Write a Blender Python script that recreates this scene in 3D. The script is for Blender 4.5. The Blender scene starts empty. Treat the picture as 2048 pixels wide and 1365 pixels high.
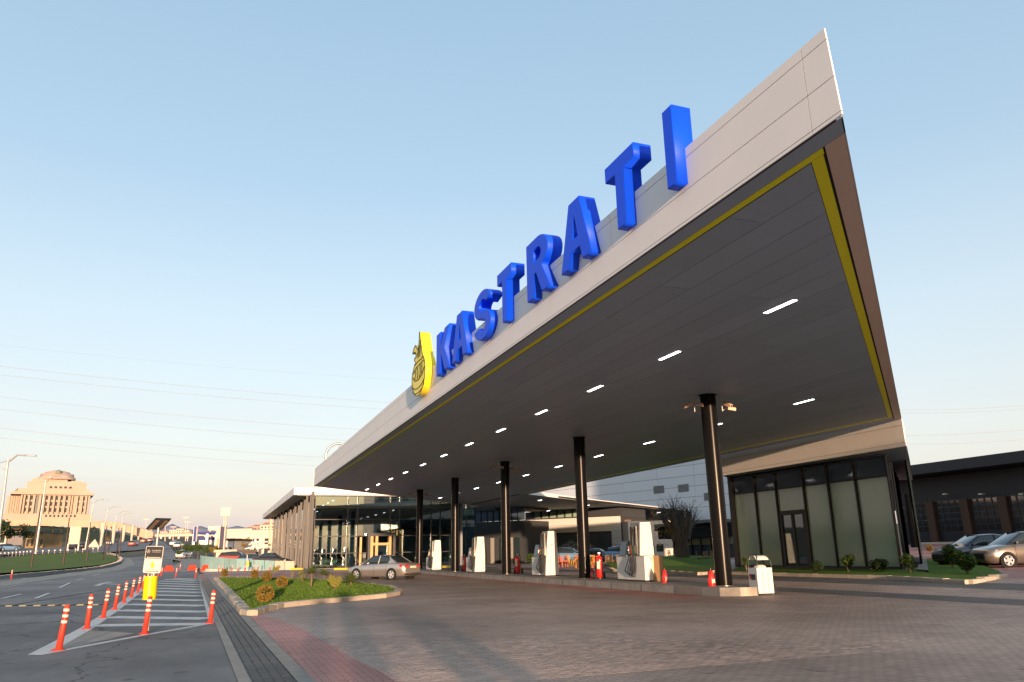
import bpy, bmesh, math, random
from mathutils import Vector, Matrix
random.seed(7)
SC = bpy.context.scene
COL = SC.collection
R = math.radians
# ---------------------------------------------------------------- camera
EYE = 1.5
YAW, PITCH, ROLL = 0.368443, 0.271727, -0.0185388
_cp, _sp, _cr, _sr = math.cos(PITCH), math.sin(PITCH), math.cos(ROLL), math.sin(ROLL)
_f = Vector((0, _cp, _sp)); _rt = Vector((1, 0, 0)); _up = _rt.cross(_f)
_A = _rt * _cr + _up * _sr; _B = _up * _cr - _rt * _sr
_RZ = Matrix.Rotation(-YAW, 3, 'Z')
RT, UP, FW = _RZ @ _A, _RZ @ _B, _RZ @ _f
cam = bpy.data.objects.new('camera', bpy.data.cameras.new('camera'))
COL.objects.link(cam); SC.camera = cam
_m = Matrix((RT, UP, -FW)).transposed().to_4x4(); _m.translation = Vector((0, 0, EYE))
cam.matrix_world = _m
cam.data.lens = 1520.04 * 36 / 2048; cam.data.sensor_width = 36
cam.data.clip_start = 0.1; cam.data.clip_end = 12000
# ---------------------------------------------------------------- sky, sun, exposure
SUN_AZ, SUN_EL = R(187.6), R(2.7)      # where the sun stands, clockwise from +Y
w = bpy.data.worlds.new('World'); SC.world = w; w.use_nodes = True
nt = w.node_tree; nt.nodes.clear()
sky = nt.nodes.new('ShaderNodeTexSky'); sky.sky_type = 'NISHITA'; sky.sun_disc = False
sky.sun_elevation = R(5); sky.sun_rotation = SUN_AZ
sky.air_density = 1.0; sky.dust_density = 2.0; sky.ozone_density = 1.6
bg = nt.nodes.new('ShaderNodeBackground'); bg.inputs['Strength'].default_value = 0.15
ow = nt.nodes.new('ShaderNodeOutputWorld')
# pale evening haze low over the horizon, the same all the way round
tcw = nt.nodes.new('ShaderNodeTexCoord'); sep = nt.nodes.new('ShaderNodeSeparateXYZ'); nt.links.new(tcw.outputs['Generated'], sep.inputs[0])
rmp = nt.nodes.new('ShaderNodeValToRGB'); nt.links.new(sep.outputs['Z'], rmp.inputs[0])
els = rmp.color_ramp.elements
els[0].position = 0.0; els[0].color = (3.5,2.75,2.65,1); els[1].position = 1.0; els[1].color = (1.7,2.2,2.8,1)
for p_, c_ in ((.05,(3.6,3.05,3.0)),(.14,(3.45,3.4,3.4)),(.28,(2.95,3.35,3.65)),(.45,(2.05,2.75,3.4)),(.65,(1.7,2.45,3.15))):
    e_ = els.new(p_); e_.color = (*c_, 1)
mxw = nt.nodes.new('ShaderNodeMix'); mxw.data_type = 'RGBA'; mxw.inputs[0].default_value = .6
nt.links.new(sky.outputs[0], mxw.inputs[6]); nt.links.new(rmp.outputs[0], mxw.inputs[7])
# faint mauve cloud streaks low in the sky
mpw = nt.nodes.new('ShaderNodeMapping'); mpw.inputs['Scale'].default_value = (2.2, 2.2, 22); nt.links.new(tcw.outputs['Generated'], mpw.inputs['Vector'])
nzw = nt.nodes.new('ShaderNodeTexNoise'); nzw.inputs['Scale'].default_value = 1.6; nzw.inputs['Detail'].default_value = 5; nt.links.new(mpw.outputs[0], nzw.inputs['Vector'])
r1 = nt.nodes.new('ShaderNodeMapRange'); r1.inputs['From Min'].default_value = .48; r1.inputs['From Max'].default_value = .72; nt.links.new(nzw.outputs['Fac'], r1.inputs['Value'])
r2 = nt.nodes.new('ShaderNodeMapRange'); r2.inputs['From Min'].default_value = .02; r2.inputs['From Max'].default_value = .22; r2.inputs['To Min'].default_value = .5; r2.inputs['To Max'].default_value = 0; nt.links.new(sep.outputs['Z'], r2.inputs['Value'])
mw = nt.nodes.new('ShaderNodeMath'); mw.operation = 'MULTIPLY'; nt.links.new(r1.outputs[0], mw.inputs[0]); nt.links.new(r2.outputs[0], mw.inputs[1])
mx2 = nt.nodes.new('ShaderNodeMix'); mx2.data_type = 'RGBA'; nt.links.new(mw.outputs[0], mx2.inputs[0]); nt.links.new(mxw.outputs[2], mx2.inputs[6]); mx2.inputs[7].default_value = (2.5,2.2,2.4,1)
nt.links.new(mx2.outputs[2], bg.inputs[0]); nt.links.new(bg.outputs[0], ow.inputs[0])
sd = bpy.data.lights.new('sun', 'SUN'); sd.energy = 4.3; sd.angle = R(0.6); sd.color = (1.0, 0.66, 0.42)
sun = bpy.data.objects.new('sun', sd); COL.objects.link(sun)
_sd = Vector((math.sin(SUN_AZ) * math.cos(SUN_EL), math.cos(SUN_AZ) * math.cos(SUN_EL), math.sin(SUN_EL)))
sun.rotation_euler = _sd.to_track_quat('Z', 'Y').to_euler(); sun.location = (0, -40, 30)
SC.view_settings.view_transform = 'Standard'; SC.view_settings.look = 'None'
SC.view_settings.exposure = 1.04; SC.view_settings.gamma = 1
try: SC.view_settings.use_curve_mapping = False
except Exception: pass
SC.render.engine = 'CYCLES'
SC.cycles.use_denoising = True
SC.cycles.max_bounces = 7; SC.cycles.transparent_max_bounces = 12
SC.cycles.caustics_reflective = False; SC.cycles.caustics_refractive = False
# ---------------------------------------------------------------- pixel -> place (building plan read off the photograph)
C0 = Vector((0, 0, EYE))
def ray(px, py): return FW * 1520.04 + RT * (px - 1024) + UP * (682.5 - py)
def onZ(px, py, z=0.0):
    d = ray(px, py); return C0 + d * ((z - EYE) / d.z)
def onX(px, py, x):
    d = ray(px, py); return C0 + d * (x / d.x)
def onY(px, py, y):
    d = ray(px, py); return C0 + d * (y / d.y)
FH = Vector((math.sin(YAW), math.cos(YAW), 0))
RH = Vector((math.cos(YAW), -math.sin(YAW), 0))
def onD(px, py, dep):
    d = ray(px, py); return C0 + d * (dep / d.dot(FH))
def lerp_tab(t, x):
    if x <= t[0][0]: return t[0][1]
    for (a, b), (c, d) in zip(t, t[1:]):
        if x <= c:
            k = (x - a) / (c - a); return b + (d - b) * k
    return t[-1][1]
def sstep(a, b, x):
    k = max(0, min(1, (x - a) / (b - a))); return k * k * (3 - 2 * k)
_T = [(0, 0), (48, 0), (62, .06), (80, .2), (100, .35), (125, .8), (150, 1.5), (180, 2.7), (208, 4.2), (270, 6.3), (380, 9.5), (500, 13), (900, 24), (2500, 60), (5000, 75)]
_S = [(-5, 0), (19, 0), (22, .06), (26.3, .2), (30, .35), (40, .5), (57, 1.2), (90, 1.5)]
def gz(x, y):
    if y < 5: return 0.0
    d = math.hypot(x, y); t = lerp_tab(_T, d)
    if d > 100:
        lo = .35; t = lo + (t - lo) * (sstep(14, 2, x) if x < 14 else sstep(280, 600, y) )
    t += lerp_tab(_S, x) * (1 - sstep(58, 90, y))
    return t
def onG(px, py, off=0.0):
    d = ray(px, py); s = 4.0; prev = None
    ln = math.hypot(d.x, d.y)
    while s < 6000:
        p = C0 + d * (s / ln); e = p.z - gz(p.x, p.y) - off
        if e <= 0:
            a, b = prev, s
            for _ in range(20):
                m_ = (a + b) / 2; p = C0 + d * (m_ / ln)
                if p.z - gz(p.x, p.y) - off > 0: a = m_
                else: b = m_
            return C0 + d * (b / ln)
        prev = s; s *= 1.02; s += .05
    return C0 + d * (3000 / ln)
# ---------------------------------------------------------------- materials
def wear(n, L, pos, sock, crack=0):
    # worn patches, oil drips and (on asphalt) cracks with shapes of their own
    def noise(sc, det=5):
        z = n.nodes.new('ShaderNodeTexNoise'); z.inputs['Scale'].default_value = sc; z.inputs['Detail'].default_value = det; L.new(pos, z.inputs['Vector']); return z.outputs['Fac']
    def rng(s, a, b, c, d):
        r = n.nodes.new('ShaderNodeMapRange'); r.inputs['From Min'].default_value = a; r.inputs['From Max'].default_value = b; r.inputs['To Min'].default_value = c; r.inputs['To Max'].default_value = d; L.new(s, r.inputs['Value']); return r.outputs[0]
    def mul(a, b):
        m_ = n.nodes.new('ShaderNodeMath'); m_.operation = 'MULTIPLY'; L.new(a, m_.inputs[0]); L.new(b, m_.inputs[1]); return m_.outputs[0]
    f = mul(rng(noise(.16, 6), .38, .62, .80, 1.14), rng(noise(2.6, 3), .64, .72, 1.0, .62))
    if crack:
        vo = n.nodes.new('ShaderNodeTexVoronoi'); vo.feature = 'DISTANCE_TO_EDGE'; vo.inputs['Scale'].default_value = .16
        nz = n.nodes.new('ShaderNodeTexNoise'); nz.inputs['Scale'].default_value = .9; nz.inputs['Detail'].default_value = 6; L.new(pos, nz.inputs['Vector'])
        ad = n.nodes.new('ShaderNodeVectorMath'); ad.operation = 'MULTIPLY_ADD'; ad.inputs[1].default_value = (2.2,2.2,0); L.new(nz.outputs['Color'], ad.inputs[0]); L.new(pos, ad.inputs[2]); L.new(ad.outputs[0], vo.inputs['Vector'])
        f = mul(f, rng(vo.outputs['Distance'], .001, .006, .42, 1.0))
    v = n.nodes.new('ShaderNodeVectorMath'); v.operation = 'SCALE'; L.new(sock, v.inputs[0]); L.new(f, v.inputs['Scale']); return v.outputs[0]
MATS = {}
def mat(name, col, rough=.6, metal=0.0, spec=None, var=0.0, vscale=3.0, bump=0.0, bscale=40.0, coat=0.0, emit=None, estr=1.0, island=0.0, stretch=None, col2=None, objvar=0.0, worn=0):
    if spec is None: spec = .12 if rough >= .7 else .4
    m = bpy.data.materials.new(name); m.use_nodes = True; n = m.node_tree; L = n.links
    b = n.nodes['Principled BSDF']
    b.inputs['Base Color'].default_value = (*col, 1); b.inputs['Roughness'].default_value = rough
    b.inputs['Metallic'].default_value = metal; b.inputs['Specular IOR Level'].default_value = spec
    if coat: b.inputs['Coat Weight'].default_value = coat; b.inputs['Coat Roughness'].default_value = .05
    tc = n.nodes.new('ShaderNodeNewGeometry')
    pos = tc.outputs['Position']
    if stretch:
        mp = n.nodes.new('ShaderNodeMapping'); mp.inputs['Scale'].default_value = stretch
        L.new(pos, mp.inputs['Vector']); pos = mp.outputs[0]
    csock = None
    if var or col2:
        nz = n.nodes.new('ShaderNodeTexNoise'); nz.inputs['Scale'].default_value = vscale; nz.inputs['Detail'].default_value = 6
        nz.inputs['Roughness'].default_value = .65
        L.new(pos, nz.inputs['Vector'])
        cr = n.nodes.new('ShaderNodeValToRGB'); cr.color_ramp.elements[0].position = .3; cr.color_ramp.elements[1].position = .7
        a = tuple(c * (1 - var) for c in col); c2 = col2 or tuple(min(1, c * (1 + var)) for c in col)
        if col2: a = col
        cr.color_ramp.elements[0].color = (*a, 1); cr.color_ramp.elements[1].color = (*c2, 1)
        L.new(nz.outputs['Fac'], cr.inputs[0]); csock = cr.outputs[0]
        rr = n.nodes.new('ShaderNodeMapRange'); rr.inputs['To Min'].default_value = max(0, rough - .08); rr.inputs['To Max'].default_value = min(1, rough + .08)
        L.new(nz.outputs['Fac'], rr.inputs['Value']); L.new(rr.outputs[0], b.inputs['Roughness'])
    if island or objvar:
        if objvar:
            oi = n.nodes.new('ShaderNodeObjectInfo'); rnd = oi.outputs['Random']
        else: rnd = tc.outputs['Random Per Island']
        k = island or objvar
        mr = n.nodes.new('ShaderNodeMapRange'); mr.inputs['To Min'].default_value = 1 - k; mr.inputs['To Max'].default_value = 1 + k
        L.new(rnd, mr.inputs['Value'])
        hs = n.nodes.new('ShaderNodeHueSaturation'); L.new(mr.outputs[0], hs.inputs['Value'])
        if csock: L.new(csock, hs.inputs['Color'])
        else: hs.inputs['Color'].default_value = (*col, 1)
        csock = hs.outputs[0]
    if worn and csock: csock = wear(n, L, tc.outputs['Position'], csock, worn > 1)
    if csock: L.new(csock, b.inputs['Base Color'])
    if bump:
        n2 = n.nodes.new('ShaderNodeTexNoise'); n2.inputs['Scale'].default_value = bscale; n2.inputs['Detail'].default_value = 4
        L.new(pos, n2.inputs['Vector'])
        bp = n.nodes.new('ShaderNodeBump'); bp.inputs['Strength'].default_value = bump; bp.inputs['Distance'].default_value = .02
        L.new(n2.outputs['Fac'], bp.inputs['Height']); L.new(bp.outputs[0], b.inputs['Normal'])
    if emit:
        b.inputs['Emission Color'].default_value = (*emit, 1); b.inputs['Emission Strength'].default_value = estr
    MATS[name] = m; return m
def paving_mat(name, col, colb, scale, bw=.5, rh=.5, mortar=.03, mcol=(.05, .045, .04), bump=.5, patch=.3, pscale=.35, seam=0.0):
    m = bpy.data.materials.new(name); m.use_nodes = True; n = m.node_tree; L = n.links; b = n.nodes['Principled BSDF']
    g = n.nodes.new('ShaderNodeNewGeometry')
    br = n.nodes.new('ShaderNodeTexBrick'); br.inputs['Scale'].default_value = scale; br.inputs['Brick Width'].default_value = bw
    br.inputs['Row Height'].default_value = rh; br.inputs['Mortar Size'].default_value = mortar; br.inputs['Mortar Smooth'].default_value = .2
    br.inputs['Color1'].default_value = (*col, 1); br.inputs['Color2'].default_value = (*colb, 1); br.inputs['Mortar'].default_value = (*mcol, 1)
    L.new(g.outputs['Position'], br.inputs['Vector'])
    nz = n.nodes.new('ShaderNodeTexNoise'); nz.inputs['Scale'].default_value = pscale; nz.inputs['Detail'].default_value = 7; nz.inputs['Roughness'].default_value = .7
    L.new(g.outputs['Position'], nz.inputs['Vector'])
    mr = n.nodes.new('ShaderNodeMapRange'); mr.inputs['From Min'].default_value = .3; mr.inputs['From Max'].default_value = .7
    mr.inputs['To Min'].default_value = 1 - patch; mr.inputs['To Max'].default_value = 1 + patch * .6
    L.new(nz.outputs['Fac'], mr.inputs['Value'])
    mx = n.nodes.new('ShaderNodeVectorMath'); mx.operation = 'SCALE'
    L.new(br.outputs['Color'], mx.inputs[0]); L.new(mr.outputs[0], mx.inputs['Scale']); L.new(wear(n, L, g.outputs['Position'], mx.outputs[0]), b.inputs['Base Color'])
    b.inputs['Roughness'].default_value = .62; b.inputs['Specular IOR Level'].default_value = .12
    bp = n.nodes.new('ShaderNodeBump'); bp.inputs['Strength'].default_value = bump; bp.inputs['Distance'].default_value = .012; bp.invert = True
    L.new(br.outputs['Fac'], bp.inputs['Height'])
    n3 = n.nodes.new('ShaderNodeTexNoise'); n3.inputs['Scale'].default_value = 60; L.new(g.outputs['Position'], n3.inputs['Vector'])
    b2 = n.nodes.new('ShaderNodeBump'); b2.inputs['Strength'].default_value = .25; b2.inputs['Distance'].default_value = .006
    L.new(n3.outputs['Fac'], b2.inputs['Height']); L.new(bp.outputs[0], b2.inputs['Normal']); L.new(b2.outputs[0], b.inputs['Normal'])
    MATS[name] = m; return m
def glass_mat(name, tint, refl=.12, ior=1.6, rough=.02):
    m = bpy.data.materials.new(name); m.use_nodes = True; n = m.node_tree; L = n.links; n.nodes.clear()
    o = n.nodes.new('ShaderNodeOutputMaterial'); mx = n.nodes.new('ShaderNodeMixShader')
    t = n.nodes.new('ShaderNodeBsdfTransparent'); t.inputs[0].default_value = (*tint, 1)
    gl = n.nodes.new('ShaderNodeBsdfGlossy'); gl.inputs['Roughness'].default_value = rough; gl.inputs[0].default_value = (.86, .95, .95, 1)
    fr = n.nodes.new('ShaderNodeFresnel'); fr.inputs[0].default_value = ior
    ad = n.nodes.new('ShaderNodeMath'); ad.operation = 'ADD'; ad.use_clamp = True; ad.inputs[1].default_value = refl
    L.new(fr.outputs[0], ad.inputs[0]); L.new(ad.outputs[0], mx.inputs[0]); L.new(t.outputs[0], mx.inputs[1]); L.new(gl.outputs[0], mx.inputs[2]); L.new(mx.outputs[0], o.inputs[0])
    MATS[name] = m; return m
asphalt = mat('asphalt', (.15, .142, .135), .78, var=.25, vscale=.5, bump=.35, bscale=120, worn=1)
asphalt_fore = mat('worn_asphalt', (.20, .185, .172), .75, var=.3, vscale=.7, bump=.35, bscale=90, stretch=(1, .35, 1), worn=2)
roadmat = mat('road_asphalt', (.22, .205, .195), .75, var=.2, vscale=.15, bump=.2, bscale=80, worn=2)
earth = mat('dry_earth', (.13, .115, .085), .95, var=.3, vscale=.05, bump=.5, bscale=2)
concrete = mat('concrete', (.32, .29, .25), .85, var=.22, vscale=1.3, bump=.4, bscale=45)
kerbmat = mat('kerb_concrete', (.42, .36, .29), .85, var=.16, vscale=2.2, bump=.4, bscale=50, objvar=.14)
kerbdark = mat('island_concrete', (.27, .26, .25), .8, var=.2, vscale=1.5, bump=.3, bscale=40)
paint_w = mat('road_paint', (.62, .6, .56), .7, var=.16, vscale=6, bump=.2, bscale=60)
paint_y = mat('yellow_paint', (.75, .50, .03), .6, var=.12, vscale=5)
grassmat = mat('lawn_grass', (.075, .14, .02), .9, col2=(.12, .20, .03), vscale=2.2, bump=.9, bscale=60)
grass_far = mat('verge_grass', (.08, .13, .022), .95, col2=(.14, .17, .04), vscale=.25, bump=.8, bscale=5)
blade_m = mat('grass_blade', (.07, .125, .02), .8, island=.35)
white_al = mat('white_aluminium', (.76, .73, .71), .5, metal=.0, spec=.15, var=.03, vscale=.8)
joint_m = mat('joint_shadow_gap', (.05, .045, .045), .9)
soffit_m = mat('grey_soffit', (.335, .40, .485), .5, metal=.0, objvar=.045, var=.04, vscale=.4)
soffit_gap = mat('soffit_backing', (.03, .03, .03), .9)
yellow_s = mat('yellow_strip', (.97, .88, .004), .45)
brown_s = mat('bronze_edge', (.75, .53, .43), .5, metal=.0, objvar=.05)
blue_m = mat('blue_acrylic', (.002, .075, .88), .5, spec=.25)
yel_m = mat('yellow_acrylic', (.95, .74, .03), .4)
black_l = mat('black_line', (.02, .02, .015), .6)
col_m = mat('black_column', (.006, .0055, .0055), .26, spec=.13)
blk = mat('black_metal', (.018, .018, .02), .4)
blk_r = mat('black_rubber', (.02, .02, .02), .75)
steel = mat('steel', (.45, .43, .4), .35, metal=.8)
steel_l = mat('galvanised', (.5, .47, .43), .5, metal=.5)
led = mat('led_light', (1, 1, 1), .5, emit=(1.0, .97, .96), estr=6)
white_p = mat('white_panel', (.64, .63, .60), .4, var=.04, vscale=3)
pump_g = mat('pump_grey', (.20, .22, .23), .4)
red_m = mat('red_paint', (.62, .018, .012), .28, coat=.5)
red_dull = mat('bollard_red', (.46, .035, .012), .5, var=.15, vscale=6)
refl_w = mat('reflective_band', (.62, .58, .50), .4)
dk_glass = mat('dark_display', (.02, .035, .04), .12, spec=.8)
copper = mat('copper_fin', (.016, .009, .006), .35, spec=.5)
gold = mat('gold_frame', (.38, .22, .10), .35, metal=.5)
showglass = glass_mat('showroom_glass', (.46, .60, .64), .15, 1.5)
carglass = mat('car_glass', (.02, .03, .035), .06, spec=.9)
clearglass = glass_mat('clear_glass', (.75, .8, .8), .08, 1.45)
greenpane = mat('frosted_green_glass', (.27, .36, .28), .1, spec=.8, var=.08, vscale=.6)
transom_m = mat('tinted_glass', (.05, .075, .11), .05, spec=1.0)
silver = mat('silver_paint', (.50, .46, .42), .28, metal=.75, coat=.8)
greige = mat('grey_gold_paint', (.20, .175, .15), .28, metal=.65, coat=.8)
tail_r = mat('tail_light', (.5, .01, .012), .15, coat=.5)
hl_m = mat('head_light', (.6, .62, .65), .1, metal=.4)
leaf_g = mat('leaf_green', (.05, .085, .02), .7, island=.45)
leaf_o = mat('leaf_orange_green', (.22, .14, .03), .7, island=.45)
leaf_y = mat('leaf_pale', (.22, .21, .05), .7, island=.4)
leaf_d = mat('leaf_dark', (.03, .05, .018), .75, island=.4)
palm_g = mat('palm_frond', (.07, .10, .02), .6, island=.35)
bark = mat('bark', (.16, .11, .075), .95, var=.35, vscale=9, bump=1, bscale=14)
bark_d = mat('olive_bark', (.12, .10, .085), .95, var=.4, vscale=5, bump=1, bscale=8, stretch=(1, 1, .35))
terracotta = mat('terracotta', (.42, .17, .09), .8, var=.15, vscale=.3)
stone_p = mat('palace_stone', (.43, .325, .26), .8, var=.08, vscale=.1)
darkwin = mat('dark_window', (.03, .04, .045), .15)
dark_wall = mat('dark_cladding', (.014, .014, .018), .5, var=.12, vscale=1)
orange_p = mat('orange_pier', (.055, .026, .012), .6, var=.1, vscale=2)
shut_m = mat('shutter_dark', (.018, .02, .028), .3)
pane_sh = mat('shutter_pane', (.03, .028, .028), .06, spec=.9)
turq = mat('hoarding_teal', (.20, .33, .33), .5, var=.1, vscale=.8, objvar=.1)
beige_p = mat('hoarding_beige', (.52, .42, .34), .6, objvar=.05)
hillm = mat('distant_hill', (.33, .30, .34), .95, var=.2, vscale=.004)  # distance haze is put into this pale colour; no haze volume is built
hillg = mat('green_hill', (.05, .065, .035), .95, var=.3, vscale=.02, bump=.8, bscale=.3)
# ---------------------------------------------------------------- mesh builder
class MB:
    def __init__(s): s.v = []; s.f = []; s.sm = []
    def add(s, vs, fs, sm=False):
        k = len(s.v); s.v += [tuple(v) for v in vs]; s.f += [tuple(i + k for i in f) for f in fs]; s.sm += [sm] * len(fs); return s
    def box(s, x0, x1, y0, y1, z0, z1):
        return s.add([(x0,y0,z0),(x1,y0,z0),(x1,y1,z0),(x0,y1,z0),(x0,y0,z1),(x1,y0,z1),(x1,y1,z1),(x0,y1,z1)],
                     [(3,2,1,0),(4,5,6,7),(0,1,5,4),(1,2,6,5),(2,3,7,6),(3,0,4,7)])
    def obox(s, c, u, v, hu, hv, z0, z1):   # oriented box: centre c(x,y), unit dirs u v (2D)
        P = []
        for z in (z0, z1):
            for a, b in ((-1,-1),(1,-1),(1,1),(-1,1)):
                P.append((c[0]+u[0]*hu*a+v[0]*hv*b, c[1]+u[1]*hu*a+v[1]*hv*b, z))
        return s.add(P, [(3,2,1,0),(4,5,6,7),(0,1,5,4),(1,2,6,5),(2,3,7,6),(3,0,4,7)])
    def prism(s, poly, z0, z1, zf=None):
        n = len(poly); a = sum(poly[i][0]*poly[(i+1)%n][1]-poly[(i+1)%n][0]*poly[i][1] for i in range(n))
        if a < 0: poly = list(reversed(poly))
        P = [(x, y, z0) for x, y in poly] + [(x, y, z1) for x, y in poly]
        return s.add(P, [tuple(range(n-1,-1,-1)), tuple(range(n,2*n))] + [(i,(i+1)%n,(i+1)%n+n,i+n) for i in range(n)])
    def ext(s, poly, O, U, V, N, d):        # 2D poly in plane (U,V) at O, extruded along N by d
        n = len(poly); O, U, V, N = map(Vector, (O, U, V, N))
        P = [O+U*a+V*b for a, b in poly]; Q = [p+N*d for p in P]
        return s.add(P+Q, [tuple(range(n-1,-1,-1)), tuple(range(n,2*n))] + [(i,(i+1)%n,(i+1)%n+n,i+n) for i in range(n)])
    def cyl(s, p0, p1, r0, r1=None, n=12, caps=True, sm=True):
        p0, p1 = Vector(p0), Vector(p1); r1 = r0 if r1 is None else r1; d = (p1-p0).normalized()
        a = d.orthogonal().normalized(); b = d.cross(a); P = []
        for p, r in ((p0, r0), (p1, r1)):
            for i in range(n):
                t = 2*math.pi*i/n; P.append(p+a*math.cos(t)*r+b*math.sin(t)*r)
        s.add(P, [(i,(i+1)%n,(i+1)%n+n,i+n) for i in range(n)], sm)
        if caps: s.add(P, [tuple(range(n-1,-1,-1)), tuple(range(n,2*n))], False)
        return s
    def tube(s, pts, r, n=6, rads=None, sm=True):
        pts = [Vector(p) for p in pts]; k = len(pts); P = []; a = None
        for i, p in enumerate(pts):
            d = (pts[min(i+1,k-1)]-pts[max(i-1,0)]).normalized()
            a = d.orthogonal().normalized() if a is None else (a-d*a.dot(d)).normalized()
            b = d.cross(a); rr = rads[i] if rads else r
            for j in range(n):
                t = 2*math.pi*j/n; P.append(p+a*math.cos(t)*rr+b*math.sin(t)*rr)
        F = [(i*n+j, i*n+(j+1)%n, (i+1)*n+(j+1)%n, (i+1)*n+j) for i in range(k-1) for j in range(n)]
        s.add(P, F, sm); s.add(P, [tuple(range(n-1,-1,-1)), tuple(range((k-1)*n,k*n))], False); return s
    def lathe(s, c, prof, n=16, sm=True):
        P = []; c = Vector(c)
        for r, z in prof:
            for i in range(n):
                t = 2*math.pi*i/n; P.append(c+Vector((r*math.cos(t), r*math.sin(t), z)))
        k = len(prof)
        s.add(P, [(i*n+j, i*n+(j+1)%n, (i+1)*n+(j+1)%n, (i+1)*n+j) for i in range(k-1) for j in range(n)], sm)
        s.add(P, [tuple(range(n-1,-1,-1)), tuple(range((k-1)*n,k*n))], False); return s
    def loft(s, rings, closed=True, caps=True, sm=True):
        n = len(rings[0]); P = [p for r in rings for p in r]; k = len(rings)
        F = [(i*n+j, i*n+(j+1)%n, (i+1)*n+(j+1)%n, (i+1)*n+j) for i in range(k-1) for j in range(n if closed else n-1)]
        s.add(P, F, sm)
        if caps: s.add(P, [tuple(range(n-1,-1,-1)), tuple(range((k-1)*n,k*n))], False)
        return s
    def build(s, name, m, parent=None, world=True, **kw):
        me = bpy.data.meshes.new(name); v = s.v
        if parent is not None and world:
            L = Vector((0,0,0)); q = parent
            while q: L += q.location; q = q.parent
            v = [(a-L.x, b-L.y, c-L.z) for a, b, c in v]
        me.from_pydata(v, [], s.f); me.polygons.foreach_set('use_smooth', s.sm); me.materials.append(m); me.update()
        return link(name, me, parent, **kw)
def link(name, me, parent=None, label=None, cat=None, group=None, kind=None, loc=None, rz=None):
    o = bpy.data.objects.new(name, me); COL.objects.link(o)
    if parent is not None: o.parent = parent
    if loc is not None: o.location = loc
    if rz is not None: o.rotation_euler.z = rz
    if label: o['label'] = label
    if cat: o['category'] = cat
    if group: o['group'] = group
    if kind: o['kind'] = kind
    return o
def thing(name, label, cat, loc=(0,0,0), rz=0, group=None):
    o = link(name, None, None, label, cat, group); o.location = loc; o.rotation_euler.z = rz; o.empty_display_size = .2; return o
KIDS = {}
def kids(o): return [c for c in bpy.data.objects if c.parent == o]
def copy_tree(o, loc=None, rz=None, label=None, group=None, _p=None, tree=None):
    tree = tree or snapshot(o)
    def rec(node, p):
        src, ch = node; c = src.copy(); COL.objects.link(c)
        c.parent = p
        for n_ in ch: rec(n_, c)
        return c
    r = rec(tree, _p)
    if loc is not None: r.location = loc
    if rz is not None: r.rotation_euler.z = rz
    if label: r['label'] = label
    if group: r['group'] = group
    return r
def snapshot(o): return (o, [snapshot(c) for c in kids(o)])
def soft(o, wdt=.01, seg=2):
    b = o.modifiers.new('bevel', 'BEVEL'); b.width = wdt; b.segments = seg; b.limit_method = 'ANGLE'; b.angle_limit = R(40); return o
def text(s, size, m, parent, O, U, V, name='lettering', depth=.004, align='CENTER'):
    c = bpy.data.curves.new('t', 'FONT'); c.body = s; c.size = size; c.extrude = depth; c.align_x = align; c.align_y = 'CENTER'; c.resolution_u = 2
    t = bpy.data.objects.new('t', c); COL.objects.link(t)
    dg = bpy.context.evaluated_depsgraph_get(); me = bpy.data.meshes.new_from_object(t.evaluated_get(dg))
    bpy.data.objects.remove(t)
    U, V = Vector(U).normalized(), Vector(V).normalized(); N = U.cross(V)
    mt = Matrix((U, V, N)).transposed().to_4x4()
    L = Vector((0,0,0)); q = parent
    while q: L += q.location; q = q.parent
    mt.translation = Vector(O) - L; me.transform(mt)
    me.materials.clear(); me.materials.append(m)
    return link(name, me, parent)
def sheet(name, poly, m, off=.004, step=6.0, parent=None, **kw):
    bm = bmesh.new(); vs = [bm.verts.new((x, y, 0)) for x, y in poly]; bm.faces.new(vs)
    xs = [p[0] for p in poly]; ys = [p[1] for p in poly]
    for ax, lo, hi in ((0, min(xs), max(xs)), (1, min(ys), max(ys))):
        t = lo + step
        while t < hi:
            co = Vector((t, 0, 0)) if ax == 0 else Vector((0, t, 0)); no = Vector((1,0,0)) if ax == 0 else Vector((0,1,0))
            bmesh.ops.bisect_plane(bm, geom=bm.verts[:]+bm.edges[:]+bm.faces[:], plane_co=co, plane_no=no)
            t += step
    bm.normal_update()
    for f in bm.faces:
        if f.normal.z < 0: f.normal_flip()
    for v in bm.verts: v.co.z = gz(v.co.x, v.co.y) + off + .0004 * math.hypot(v.co.x, v.co.y)
    me = bpy.data.meshes.new(name); bm.to_mesh(me); bm.free(); me.materials.append(m)
    return link(name, me, parent, **kw)
# ================================================================ GROUND
def ground_sheet():
    rings = [0.5]; 
    while rings[-1] < 5500: rings.append(rings[-1]*1.045 + .25)
    n = 150; V = [(0,0,-.02)]; F = []
    for r in rings:
        for i in range(n):
            t = 2*math.pi*i/n; x, y = r*math.sin(t), r*math.cos(t); V.append((x, y, gz(x, y)-.02-r*.0006))
    for i in range(n): F.append((0, 1+(i+1)%n, 1+i))
    for k in range(len(rings)-1):
        for i in range(n):
            a = 1+k*n+i; b = 1+k*n+(i+1)%n; F.append((a, b, b+n, a+n))
    me = bpy.data.meshes.new('ground'); me.from_pydata(V, [], F); me.materials.append(earth); me.polygons.foreach_set('use_smooth', [True]*len(F)); me.update()
    return link('ground', me, kind='structure')
ground_sheet()
def P2(l, off=0.0): return [tuple(onG(a, b, off).xy) for a, b in l]
def drx(y): return .60 - .0237*(y-10.8)      # left edge of the drain channel
# asphalt on the left of the drain
sheet('road_near', [(-60,-30),(.2,-30)]+[(drx(y)-.16, y) for y in (0,10,30,50,72)]+[(-1.2,78),(-60,78)], asphalt_fore, .004, 5, kind='structure')
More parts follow.
